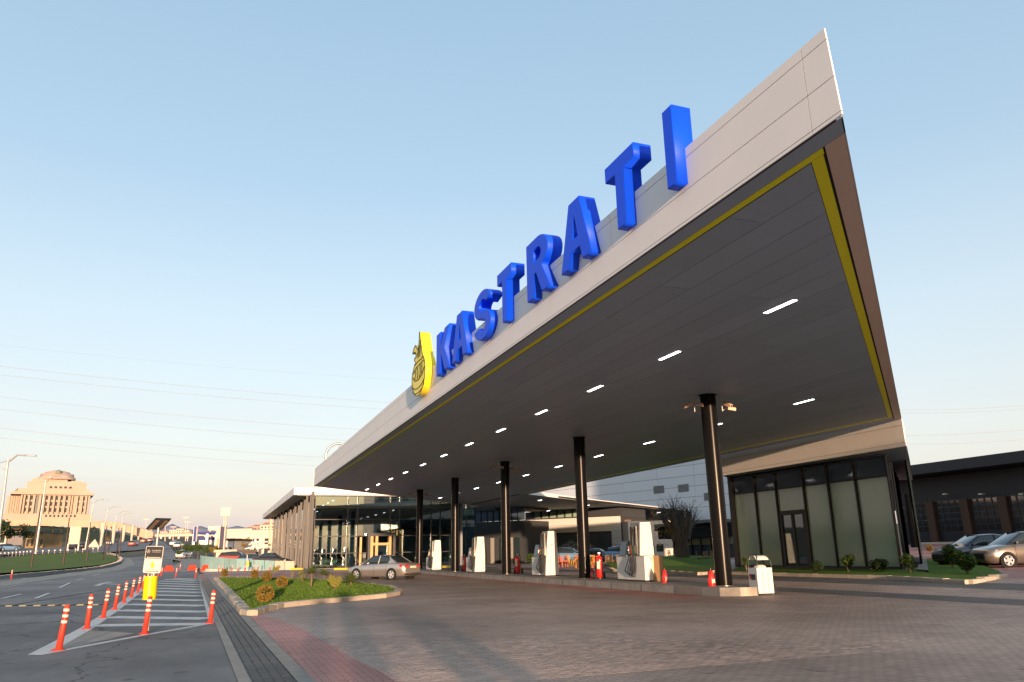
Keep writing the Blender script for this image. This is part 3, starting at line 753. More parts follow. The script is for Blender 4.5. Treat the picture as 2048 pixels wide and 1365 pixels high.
I_ = [(0,0),(0,1),(1,1),(1,0)]
def arc(cx, cy, rx, ry, a0, a1, n): return [(cx+rx*math.cos(R(a0+(a1-a0)*i/n)), cy+ry*math.sin(R(a0+(a1-a0)*i/n))) for i in range(n+1)]
S_ = arc(.5,.71,.5,.29,15,90,5)[:]+arc(.5,.71,.5,.29,90,235,9)+[(.45,.44)]+arc(.5,.29,.20,.11,60,-90,7)+arc(.5,.29,.20,.11,-90,-170,4)+arc(.5,.29,.5,.29,-170,-90,6)+arc(.5,.29,.5,.29,-90,60,9)+[(.5,.575)]+arc(.5,.71,.20,.11,230,90,7)+arc(.5,.71,.20,.11,90,10,4)
R_ = [(0,0),(0,1),(.5,1)]+arc(.5,.72,.46,.28,85,-70,10)+[(1.0,0),(.66,0),(.42,.40),(.31,.40),(.31,0)]
Rh = [(.31,.60),(.31,.82),(.5,.82)]+arc(.5,.71,.16,.11,80,-80,6)
letter('K', 26.03, 1.62, [K_], 'large blue letter K beside the yellow fruit emblem')
letter('A', 23.98, 1.62, [A_], 'smaller looking blue letter A between K and S', [Ah])
letter('S', 21.60, 1.55, [S_], 'blue letter S on the canopy fascia')
letter('T', 19.46, 1.13, [T_], 'blue letter T between S and R')
letter('R', 17.20, 1.45, [R_], 'blue letter R on the canopy fascia', [Rh])
letter('A', 15.05, 1.50, [A_], 'blue letter A between R and the nearer T', [Ah])
letter('T', 12.76, 1.18, [T_], 'blue letter T next to the letter I')
letter('I', 10.50, .30, [I_], 'blue letter I at the near end of the canopy sign')
# ---- yellow fruit emblem
em = thing('fruit_emblem', 'yellow pineapple shaped emblem with black outlines left of the sign letters', 'emblem', (7.3, 28.2, 7.35))
def EM(u, v): return (u, v)
body = arc(.5,.30,.40,.30,-90,60,14)+[(.66,.60),(.60,.64)]
out = arc(1.18,.86,1.12,.86,-90,35,14)+[(2.02,1.42),(1.86,1.56),(1.76,1.72),(1.62,2.0),(1.46,2.28),(1.36,2.55),(1.30,2.68),(1.22,2.62),(1.20,2.35),(1.14,2.05),(1.0,1.98),(.82,2.16),(.60,2.28),(.32,2.24),(.12,2.08),(.10,2.0),(.34,2.04),(.56,1.98),(.72,1.84),(.62,1.72),(.46,1.74),(.40,1.66),(.52,1.58),(.66,1.54),(.46,1.42),(.28,1.26)]+arc(1.18,.86,1.12,.86,165,270,12)
def flat(name, poly, x0, x1, m, par):
    cu = bpy.data.curves.new('l','CURVE'); cu.dimensions='2D'; cu.fill_mode='BOTH'; cu.extrude=(x1-x0)/2
    sp = cu.splines.new('POLY'); sp.points.add(len(poly)-1); sp.use_cyclic_u=True
    for q,(a,b) in zip(sp.points, poly): q.co=(a,b,0,1)
    o=bpy.data.objects.new('l',cu); COL.objects.link(o); dg=bpy.context.evaluated_depsgraph_get(); me=bpy.data.meshes.new_from_object(o.evaluated_get(dg)); bpy.data.objects.remove(o)
    mt=Matrix(((0,0,-1),(-1,0,0),(0,1,0))).to_4x4(); mt.translation=Vector(((x0+x1)/2-7.3, 29.55-28.2, .12)); me.transform(Matrix.Scale(.95,4)); me.transform(mt); me.materials.clear(); me.materials.append(m); return link(name, me, par)
flat('emblem_body', out, 7.02, 7.46, yel_m, em)
lm_ = MB()
def ln2(pts, r=.013):
    P = [(7.015, 29.55-u*.95, 7.47+v*.95) for u, v in pts]; lm_.tube(P, r, 5)
ln2(out[:13]); ln2([p for p in out[12:]]+[out[0]])
for ry in (.22,.42): ln2([(1.18+1.02*math.cos(R(a)), ry+.30+.3*math.sin(R(a))-.1) for a in range(200,341,14)])
ln2([(.22,.95),(.6,.72),(1.2,.66),(1.8,.78),(2.15,1.0)]); ln2([(.2,1.1),(.8,1.25),(1.4,1.28),(2.0,1.3)]); ln2([(.5,1.42),(1.1,1.46),(1.7,1.44),(1.9,1.5)])
ln2([(.55,.78),(.75,1.0),(.6,1.16)]); ln2([(1.0,.72),(1.1,.95),(.95,1.22)]); ln2([(1.35,.7),(1.5,.95),(1.42,1.24)]); ln2([(1.7,.8),(1.75,1.0),(1.7,1.24)])
ln2([(1.05,1.6),(1.2,1.8),(1.25,2.1)]); ln2([(.85,1.7),(1.0,1.85),(1.12,2.0)]); ln2([(1.35,1.6),(1.42,1.9),(1.36,2.3)])
lm_.build('outline', black_l, em)
# ---- star ring logo on the showroom roof
RC = (12.9, 90, 12.65); rg = thing('ring_logo', 'large silver ring with three pointed star rising behind the canopy', 'logo', RC)
b = MB(); b.tube([(12.9+1.5*math.cos(a), 90, 12.65+1.5*math.sin(a)) for a in [i*math.pi/20 for i in range(41)]], .13, 8)
b.build('ring', steel, rg); b = MB()
for a in (90,210,330): b.cyl(RC,(12.9+1.45*math.cos(R(a)),90,12.65+1.45*math.sin(R(a))),.16,.03,6)
b.build('star', steel, rg); MB().cyl((12.9,90.2,8.5),(12.9,90.2,11.1),.15).build('mast', steel, rg)
# ================================================================ SHOWROOM
SY = 84.0; G0 = .28
sh = thing('showroom', 'glass fronted car showroom with white roof edge and leaning copper fins', 'building', (20, 95, G0))
MB().prism([(7.57,83.6),(26.4,83.6),(26.4,138),(7.57,138)], 7.75, 8.50).build('roof', white_al, sh)
MB().prism([(7.9,83.9),(26.2,83.9),(26.2,137.8),(7.9,137.8)], 7.70, 7.748).build('ceiling_edge', mat('eaves_soffit', (.42,.33,.27), .5), sh)
MB().box(10.15, 11.0, 83.9, 84.3, 8.502, 10.3).build('parapet_end', white_al, sh)
MB().add([(8.2,96,8.51),(11,84.4,8.51),(11,84.4,10.2),(11,96,8.51),(11,96,10.2)], [(0,1,2),(0,3,1),(0,2,4),(1,3,4,2)]).build('parapet_slope', white_al, sh)
for (a, b) in ((7.6,11.1),(11.12,15),(15.02,20),(20.02,26.38),): MB().box(a, b, 83.55, 83.6, 7.76, 8.49).build('roof_panel', white_al, sh)
for k in range(9): MB().box(7.52, 7.57, 83.62+k*6, 83.60+(k+1)*6-.03, 7.76, 8.49).build('roof_panel', white_al, sh)
MB().box(9.4, 26.2, 84.4, 137, G0-.15, G0+.02).build('floor', mat('showroom_floor', (.22,.21,.20), .2, spec=.6), sh)
MB().box(9.6, 26.2, 84.9, 136, 7.5, 7.6).build('ceiling', mat('showroom_ceiling', (.3,.3,.29), .6), sh)
# glass panes and mullions of the south front
vx = [onY(p, 1060, SY).x for p in (628, 694.5, 714, 780, 798.5, 862, 880.5, 905)]
hz_ = [G0, onY(740,1106,SY).z, onY(740,1072.3,SY).z, onY(740,1039.3,SY).z, onY(740,1014.5,SY).z, 7.68]
ex0, ex1 = onY(737,1100,SY).x, onY(782,1100,SY).x; eh = onY(760,1073,SY).z
for a, b in zip(vx, vx[1:]):
    for z0, z1 in zip(hz_, hz_[1:]):
        if a > ex0-2.6 and b < ex1+2.3 and z1 < eh+.3 and b > ex0 and a < ex1: continue
        MB().box(a+.04, b-.04, SY, SY+.02, z0+.03, z1-.03).build('glass_pane', showglass, sh)
for a in vx: MB().box(a-.05, a+.05, SY-.08, SY+.1, G0, 7.7).build('mullion', blk, sh)
for i, z in enumerate(hz_[1:-1]):
    t = .14 if i == 3 else .04
    for (a, b) in ((vx[0], vx[-1]),): MB().box(a, b, SY-.06, SY+.08, z-t, z+t).build('transom', blk, sh)
# entrance portal
en = MB(); en.box(ex0-.25, ex0+.02, SY-1.0, SY+.1, G0, eh); en.box(ex1-.02, ex1+.25, SY-1.0, SY+.1, G0, eh); en.box(ex0-.25, ex1+.25, SY-1.0, SY+.1, eh, eh+.32)
en.build('entrance_portal', blk, sh)
for a in (ex0+.03, ex0+.55, ex1-.45): MB().box(a, a+.28, SY-.9, SY-.2, G0, eh-.01).build('door_frame', gold, sh)
MB().box(ex0+.3, ex1-.1, SY-.5, SY-.42, G0+2.25, G0+2.5).build('door_head', gold, sh)
MB().box(ex0+.8, ex1-.5, SY-.45, SY-.43, G0, G0+2.2).build('door_glass', showglass, sh)
for a in (ex0-2.3, ex0-.9): MB().box(a, a+.22, SY+.3, SY+.5, G0, 3.4).build('door_frame', gold, sh)
# interior columns, back wall with openings, balcony
for a in (14.0, 19.2, 25): MB().box(a, a+.5, SY+3, SY+3.5, G0, 7.5).build('inner_column', mat('inner_grey', (.16,.18,.20), .5) if a == 14.0 else MATS['inner_grey'], sh)
bw = onY(682, 1060, 118).x
wm = mat('inner_wall', (.24,.26,.27), .7)
MB().box(bw, 26.2, 118, 118.3, G0, 7.5).build('back_wall', wm, sh)
MB().box(10, bw-.01, 118, 118.3, 5.2, 7.5).build('back_wall', wm, sh)
MB().box(18, 26, 100, 100.4, 4.2, 5.3).build('balcony', mat('balcony_pale', (.07,.065,.055), .6), sh)
MB().box(26.0, 26.25, 84.6, 118, G0, 7.7).build('partition', wm, sh)
lm2 = MB().box(-.05,.05,-.35,.35,-.01,.01).build('t', led, None); LM2 = lm2.data; bpy.data.objects.remove(lm2)
for k in range(7): link('ceiling_light', LM2, sh, loc=(12.2-20, 88+k*4.2-95, 7.48-G0))
# leaning copper fins along the west side (glass wall behind them)
MB().box(9.42, 9.44, 84.6, 136, G0, 7.7).build('side_glass', showglass, sh)
for k in range(10): MB().box(9.36, 9.48, 84.6+k*5.6, 84.72+k*5.6, G0, 7.7).build('mullion', blk, sh)
fp = [634.5, 626.5, 620, 613.5, 607.5, 601.5, 596, 590.5, 585.5, 580.5, 576, 571.5, 567, 563, 559, 555.5, 552, 548.5, 545.5, 543]
for i, p in enumerate(fp):
    yy = onX(p, 1100, 8.9).y if p < 622 else 84.2
    x = 8.9 if p < 622 else onY(p, 1100, 84.0).x
    ln_ = [.0,.25,-.2,.35,-.1,.3][i % 6]*(1+yy/120); wd = .06+.02*(i % 3)
    b = MB(); b.loft([[(x-.03+k_*ln_*.25, yy-wd+k_*ln_, z), (x+.2+k_*ln_*.25, yy-wd+k_*ln_, z), (x+.2+k_*ln_*.25, yy+wd+k_*ln_, z), (x-.03+k_*ln_*.25, yy+wd+k_*ln_, z)] for k_, z in ((0,G0),(1,7.7))], sm=False)
    b.build('fin', copper if i % 2 else blk, sh)
MB().box(8.3, 8.7, 131, 131.6, G0, 7.7).build('corner_pier', beige_p, sh)
# second glazed block further back, right of the showroom
g2 = thing('glazed_hall', 'dark glazed hall set back behind the pump columns', 'building', (33,104,G0))
x0, x1 = onY(878,1060,104).x, onY(1003,1060,104).x
zt = 8.6
for i in range(7):
    a = x0+(x1-x0)*i/7; b = x0+(x1-x0)*(i+1)/7
    MB().box(a-.05, a+.06, 103.9, 104.1, G0, zt).build('mullion', blk, g2)
    for z0, z1 in ((G0,3.0),(3.06,5.4),(5.46,7.4),(7.5,zt)): MB().box(a+.08, b-.06, 104, 104.02, z0, z1).build('glass_pane', showglass, g2)
for z in (3.03,5.43,7.45): MB().box(x0, x1, 103.92, 104.05, z-.05, z+.05).build('transom', blk, g2)
MB().prism([(x0,103.8),(x1+1,103.8),(x1+1,118),(x0,118)], zt, zt+.6).build('roof', dark_wall, g2)
MB().box(x0, x1+1, 114, 114.3, G0, zt).build('back_wall', wm, g2)
MB().box(x0, x1+1, 104.2, 114, G0-.1, G0+.02).build('floor', asphalt, g2)
# ---- workshop wing: dark wall, then white panelled wall with the poster
def face(name, label, cat, pxs, dep, dep2=None, group=None):   # thing whose front runs between two pixels columns
    (pa, pb) = pxs; dep2 = dep2 or dep
    A, B = onD(pa, 1100, dep), onD(pb, 1100, dep2); z = .4
    t = thing(name, label, cat, ((A.x+B.x)/2, (A.y+B.y)/2, z), 0, group)
    U = Vector((B.x-A.x, B.y-A.y, 0)).normalized(); N = Vector((U.y, -U.x, 0))    # N towards the viewer
    if N.dot(FH) > 0: N = -N
    def uz(px, py):
        d = ray(px, py); k = (A-C0).dot(N)/d.dot(N); p = C0+d*k; return ((p-A).dot(U), p.z)
    return t, A, U, N, uz
def slab(t, A, U, N, u0, u1, z0, z1, n0, n1, m, name, kind=None):
    P = [Vector((A.x,A.y,0))+U*u+N*nn for u, nn in ((u0,n0),(u1,n0),(u1,n1),(u0,n1))]
    return MB().prism([(p.x,p.y) for p in P], z0, z1).build(name, m, t, kind=kind)
t, A, U, N, uz = face('workshop', 'dark grey workshop wall with tall windows under the canopy wing', 'building', (950,1049), 100, 96)
w0, w1 = 0, uz(1049,1080)[0]
dg_ = mat('grey_cladding', (.045,.048,.052), .6, var=.08)
slab(t,A,U,N, w0, w1, .1, uz(1000,1043)[1], -6, 0, dg_, 'wall')
for k in range(8): 
    a = w0+(w1-w0)*k/8; slab(t,A,U,N, a+.05, a+(w1-w0)/8-.05, uz(1000,1042)[1], uz(1000,1022)[1], -.3, -.1, transom_m, 'window'); slab(t,A,U,N, a-.04, a+.04, uz(1000,1043)[1]+.01, uz(1000,1021)[1], -.3, .02, blk, 'mullion')
slab(t,A,U,N, w0, w1, uz(1000,1021)[1], uz(1000,1000)[1], -6, .3, dark_wall, 'upper_wall')
for pa, pb, m_ in ((982,989,steel_l),(990,996,dg_),(1018,1026,steel_l),(1030,1040,dk_glass),(1000,1014,dk_glass)):
    slab(t,A,U,N, uz(pa,1090)[0], uz(pb,1090)[0], .1, uz(1000,1076)[1], .01, .12, m_, 'door_panel')
t, A, U, N, uz = face('poster_wall', 'white panelled service wall with a dark poster of cars in a wide opening', 'building', (1048,1243), 108, 100)
w1 = uz(1243,1080)[0]; zt = uz(1150,1037.5)[1]
zr = [.1]+[uz(1060,p)[1] for p in (1107,1094,1081,1068,1054,1040.5)]
p0, p1 = uz(1069,1090)[0], uz(1224,1090)[0]; pz = uz(1150,1068)[1]
slab(t,A,U,N, 0, w1, .1, zt+.0, -8, -.06, joint_m, 'backing')
for k, (z0, z1) in enumerate(zip(zr, zr[1:])):
    segs = [(0,p0),(p1,w1)] if z1 < pz+.2 else [(0,w1*.3),(w1*.3,w1*.64),(w1*.64,w1)]
    for a, b in segs: slab(t,A,U,N, a+.012, b-.012, z0+.012, z1-.012, -.06, 0, white_p, 'wall_panel')
slab(t,A,U,N, p0+.02, p1-.02, .1, pz-.02, -.05, -.02, mat('poster_night', (.02,.025,.032), .5, col2=(.05,.065,.075), vscale=.35), 'poster')
def carshape(u, z, s): 
    return [(u-s,z),(u-s*.95,z+s*.35),(u-s*.6,z+s*.45),(u-s*.4,z+s*.8),(u+s*.35,z+s*.8),(u+s*.62,z+s*.45),(u+s,z+s*.35),(u+s,z)]
pc = mat('poster_car', (.20,.24,.27), .5); pd = mat('poster_car_glass', (.05,.07,.09), .4)
for k, (px_, py_) in enumerate([(1123,1097),(1133,1092),(1133,1099),(1141,1087),(1143,1095),(1152,1091),(1152,1098),(1160,1095),(1170,1090),(1168,1098),(1178,1094),(1186,1099)]):
    u, z = uz(px_, py_); O = Vector((A.x,A.y,0))+N*(-.019)
    b = MB(); b.ext(carshape(u, z, .55), O, U, Vector((0,0,1)), N, .004); b.build('printed_car', pc, t)
    b = MB(); b.ext([(u-.3,z+.24),(u-.2,z+.4),(u+.16,z+.4),(u+.26,z+.24)], O+N*.004, U, Vector((0,0,1)), N, .002); b.build('printed_car', pd, t)
# green windows above
slab(t,A,U,N, .0, w1, zt+.02, uz(1150,1020)[1], -8, -.5, dg_, 'upper_wall')
for k in range(7):
    a = uz(1066+k*15.5,1030)[0]; slab(t,A,U,N, a, a+.85, uz(1100,1036)[1], uz(1100,1022)[1], -.5, -.42, greenpane, 'window')
t, A, U, N, uz = face('brown_wing', 'narrow dark brown wall beside the white poster wall', 'wall', (1241,1265), 101)
slab(t,A,U,N, 0, uz(1265,1090)[0], .1, uz(1250,1040)[1], -3, 0, mat('brown_cladding', (.10,.045,.028), .6), 'wall')
t, A, U, N, uz = face('sunlit_wall', 'pale wall with small dark square windows behind the nearest pump', 'building', (1259,1345), 92)
w1 = uz(1345,1080)[0]; slab(t,A,U,N, 0, w1, .1, uz(1300,1042)[1], -5, 0, mat('pink_render', (.66,.54,.46), .8, var=.05), 'wall')
for pa, pb, pt, pbm in ((1310,1322,1052,1063),(1312,1326,1089,1104),(1290,1300,1088,1100)):
    slab(t,A,U,N, uz(pa,1080)[0], uz(pb,1080)[0], uz(1300,pbm)[1], uz(1300,pt)[1], .005, .03, dk_glass, 'window')
t, A, U, N, uz = face('restaurant', 'low restaurant front with dark awning and pale blinds behind the olive tree', 'building', (1346,1462), 84, 72)
w1 = uz(1462,1080)[0]
zz = lambda py: uz(1400,py)[1]
slab(t,A,U,N, 0, w1, zz(1076), zz(1050), -6, 1.6, mat('awning_black', (.008,.008,.009), .8), 'awning')
slab(t,A,U,N, 0, w1, zz(1049.6), zz(1044), -6, 2.0, mat('roof_edge_grey', (.11,.10,.09), .6), 'roof_edge')
slab(t,A,U,N, 0, w1, .3, zz(1088), -.4, -.3, transom_m, 'lower_glass')
for k in range(6):
    a = w1*k/6; slab(t,A,U,N, a+.06, a+w1/6-.06, zz(1090), zz(1076), -.3, -.2, mat('blind', (.35,.33,.24), .7) if k == 0 else MATS['blind'], 'blind')
    slab(t,A,U,N, a-.05, a+.05, .3, zz(1076), -.25, -.1, blk, 'mullion')
slab(t,A,U,N, 0, w1, .2, .95, -.1, 0, mat('red_bench', (.20,.02,.03), .7), 'bench_back')
# ---- tall white panelled building above the canopy wing
t, A, U, N, uz = face('service_building', 'tall blue white panelled building rising above the canopy wing', 'building', (1050,1475), 150, 112)
w1 = uz(1475,1000)[0]
rowsz = [5.5, 7.6, 9.2, 10.8, 12.4, 14.0, 15.6, 17.2, 18.8, 20.4, 22]
wp2 = mat('pale_blue_panel', (.55,.60,.66), .45, objvar=.02)
slab(t,A,U,N, -3, w1, .3, 22, -12, -.06, joint_m, 'backing')
nb = 7
for z0, z1 in zip(rowsz, rowsz[1:]):
    for k in range(nb): slab(t,A,U,N, -3+(w1+3)*k/nb+.02, -3+(w1+3)*(k+1)/nb-.02, z0+.03, z1-.02, -.06, 0, wp2, 'wall_panel')
vm = mat('vent_grey', (.22,.24,.26), .6)
for pa, pb, pt, pbm in ((1308,1328,971,988),(1357,1377,968,985),(1409,1427,985,1002)):
    u0, zb = uz(pa, pbm); u1, zt_ = uz(pb, pt); o = slab(t,A,U,N, u0, u1, zb, zt_, .0, .05, vm, 'vent')
    for k in range(6):
        z = zb+(zt_-zb)*(k+.3)/6; P = [Vector((A.x,A.y,0))+U*u+N*nn for u, nn in ((u0+.05,.051),(u1-.05,.051),(u1-.05,.09),(u0+.05,.09))]
        MB().prism([(p.x,p.y) for p in P], z, z+.06).build('louvre', dg_, o)
# ================================================================ KIOSK
kb = thing('glass_kiosk', 'green glass kiosk with dark mullions below the pink fascia', 'building', (33,32,.42))
KX = 29.6; kz0 = .45; kz1 = 5.6
ky = [onX(p, 970, KX).y for p in (1466,1510,1552,1607.7,1657.6,1713,1781)]
ky_far, ky_near = ky[0], ky[-1]
zt0 = 5.78
# fascia panels
fz = [(zt0, zt0+.16),(zt0+.175, 6.72),(6.735, 7.02)]
fy = [yn(BX)-.0, 26.0, 31.9, 37.8, 39.4]
for z0, z1 in fz:
    for a, b in zip(fy, fy[1:]): MB().box(BX, BX+.06, a+.006, b-.006, z0, z1).build('fascia_panel', white_al, kb)
MB().box(BX+.05, BX+.1, yn(BX)+.1, 39.35, zt0+.01, 7.0).build('fascia_backing', joint_m, kb)
# roof and soffit following the oblique end
MB().prism([(BX+.1,yn(BX)+.12),(44,yn(44)+.0),(44,45),(36,45),(BX+.1,39.3)], zt0+.03, 7.1).build('roof', soffit_gap, kb)
e2 = 10
for k in range(6):
    a = BX+.1+(44-BX-.1)*k/6; b = BX+.1+(44-BX-.1)*(k+1)/6
    MB().prism([(a+.005,yn(a)+.02),(b-.005,yn(b)+.02),(b-.005,39.3),(a+.005,39.3)], zt0, zt0+.025).build('soffit_panel', soffit_m, kb)
    MB().add([(a+.01,yn(a),zt0+.0),(b-.01,yn(b),zt0),(b-.01,yn(b),7.1),(a+.01,yn(a),7.1)], [(0,1,2,3)]).build('end_panel', white_al, kb)
# front glazing
trz = onX(1467,989,KX).z
dz = onX(1575,1026,KX).z
for i, (a, b) in enumerate(zip(ky[1:], ky)):
    MB().box(KX, KX+.03, a+.05, b-.05, trz+.05, kz1).build('transom_pane', transom_m, kb)
    zlo = kz0+.12
    if i == 2: # door bay
        MB().box(KX, KX+.03, a+.05, b-.05, dz+.12, trz-.05).build('glass_pane', greenpane, kb)
        dr_ = MB(); dr_.box(KX-.08,KX+.1,a+.06,a+.32,kz0,dz+.1); dr_.box(KX-.08,KX+.1,b-.24,b-.06,kz0,dz+.1); dr_.box(KX-.08,KX+.1,a+.33,b-.25,dz-.12,dz+.1); dr_.box(KX-.06,KX+.08,(a+b)/2-.04,(a+b)/2+.12,kz0,dz-.121)
        do = dr_.build('door', blk, kb)
        MB().box(KX, KX+.02, a+.33, (a+b)/2-.05, kz0+.1, dz-.13).build('door_glass', clearglass, do); MB().box(KX, KX+.02, (a+b)/2+.13, b-.25, kz0+.1, dz-.13).build('door_glass', clearglass, do)
        MB().cyl((KX-.12,(a+b)/2+.2,kz0+.8),(KX-.12,(a+b)/2+.2,kz0+1.5),.02,n=6).build('handle', steel, do)
    else: MB().box(KX, KX+.03, a+.05, b-.05, zlo, trz-.05).build('glass_pane', greenpane, kb)
mull = mat('bronze_mullion', (.02,.016,.012), .25, metal=.3)
for i, y in enumerate(ky): 
    MB().box(KX-.12, KX-.02, y-.035, y+.035, kz0, kz1).build('mullion', mull, kb)
for z in (trz, kz1+.03): MB().box(KX-.07, KX+.08, ky_near-.04, ky_far+.04, z-.04, z+.04).build('transom', blk, kb)
MB().box(KX-.1, KX+.1, ky_near-.05, ky_far+.05, kz0-.25, kz0+.12).build('base_plinth', blk, kb)
# glazed oblique end
for k in range(4):
    a = KX+.1+k*2.4; ya, yb = ky_near+(k*2.4)*SL+.02, ky_near+((k+1)*2.4)*SL
    MB().add([(a,ya,kz0),(a+2.3,yb-.08,kz0),(a+2.3,yb-.08,kz1),(a,ya,kz1)], [(0,1,2,3)]).build('glass_pane', transom_m, kb)
    MB().box(a+2.3, a+2.4, yb-.1, yb, kz0, kz1).build('mullion', mull, kb)
# inside: floor, shelves, rear wall
MB().prism([(KX-.3,ky_near-.3),(40,ky_near+8.6),(40,40),(KX-.3,39.5)], kz0-.3, kz0-.01).build('floor', concrete, kb)
MB().box(KX+.05, 39, ky_far+.05, ky_far+.2, kz0, kz1).build('side_wall', blk, kb)
MB().box(33.4, 33.5, 33, 38, kz0, 4.6).build('inner_wall', mat('inner_beige', (.20,.17,.13), .7), kb)
MB().box(KX-.14, KX+.3, ky_far+.05, ky_far+.34, kz0-.2, zt0).build('corner_pier', blk, kb)
for k in range(3): MB().box(32.6, 33.2, 33.6, 36, kz0+.4+k*.5, kz0+.45+k*.5).build('shelf', blk, kb)
cq = onZ(1815, 988, zt0)
wall_end = MB().add([(33.2,yn(33.2)+.15,kz0-.3),(44,yn(44)+.15,kz0-.3),(44,yn(44)+.15,zt0-.01),(33.2,yn(33.2)+.15,zt0-.01),(33.4,yn(33.2)+.45,kz0-.3),(44,yn(44)+.45,kz0-.3),(44,yn(44)+.45,zt0-.01),(33.4,yn(33.2)+.45,zt0-.01)], [(0,1,2,3),(7,6,5,4),(0,4,5,1),(3,2,6,7),(0,3,7,4),(1,5,6,2)]).build('end_wall', mat('dark_green_wall', (.03,.045,.04), .25), kb)
t = thing('column', 'short dark column under the kiosk overhang at its right end', 'column', (cq.x+.3, cq.y+.35, kz0-.1)); 
t['group'] = 'columns of the glass kiosk'
MB().cyl((0,0,0),(0,0,zt0-kz0+.1),.3,n=28,caps=False).build('shaft', col_m, t, world=False)
# ================================================================ GARAGE
GX = None
b0 = onD(1847, 1090.5, 78)
GX = b0.x; gz0 = onX(1900,1091,GX).z
gb = thing('garage_building', 'long black garage building with glazed shutter doors and orange piers', 'building', (GX, b0.y, gz0))
def gy(p, q=1050): return onX(p, q, GX).y
zr0 = onX(1900, 1001, GX).z
pier = [1869, 1939, 2017, 2105, 2210, 2340]
ys_ = [gy(1800)]+[gy(p) for p in pier]
for a in pier:
    y = gy(a); MB().box(GX-.35, GX+.1, y-.42, y+.42, gz0, zr0).build('pier', orange_p, gb)
for ya, yb in zip(ys_, ys_[1:]):
    hi, lo = max(ya,yb)-.45, min(ya,yb)+.45; n = 4; dw = hi-lo
    fr_ = MB(); hpan = (zr0-gz0)
    fr_.box(GX, GX+.1, lo, hi, gz0, gz0+hpan*.30)
    door = fr_.build('shutter_door', shut_m, gb)
    for k in range(n+1): MB().box(GX-.03, GX+.04, lo+dw*k/n-.06, lo+dw*k/n+.06, gz0+hpan*.3+.001, zr0-.01).build('frame', shut_m, door)
    for r_ in range(6): 
        z = gz0+hpan*(.30+.70*r_/5); MB().box(GX-.025, GX+.035, lo, hi, z-.05, z+.05).build('rail', shut_m, door)
    for r_ in range(5):
        for k in range(n):
            z = gz0+hpan*(.30+.14*r_); MB().box(GX+.03, GX+.05, lo+dw*k/n+.061, lo+dw*(k+1)/n-.061, z+.051, z+hpan*.14-.051).build('pane', pane_sh, door)
zf0, zf1 = onX(1900, 966, GX).z, onX(1900, 1001, GX).z
ya, yb = gy(1800), gy(2340)
MB().box(GX+.05, GX+12, yb, ya+14, zf1, zf1+2.4).build('upper_wall', dark_wall, gb)
# overhanging roof with deep fascia
px_f = 1828; q0 = onX(1828, 950, GX-3); q1 = onX(1828, 930, GX-3)
MB().box(GX-3, GX+12, yb, ya+12, q0.z, q1.z).build('roof', dark_wall, gb)
for k, p in enumerate((1893, 1965, 2046)):
    q = onX(p, 990, GX-.6); MB().box(q.x-.3, q.x+.1, q.y-.2, q.y+.2, q.z, q.z+.12).build('wall_lamp', steel_l, gb)
kerb_run('kerb', [(GX-.8, gy(2200)), (GX-.8, gy(1848))], 'low pink kerb along the foot of the garage building', h=.25, wd=.4, ln=2.4, m=beige_p)
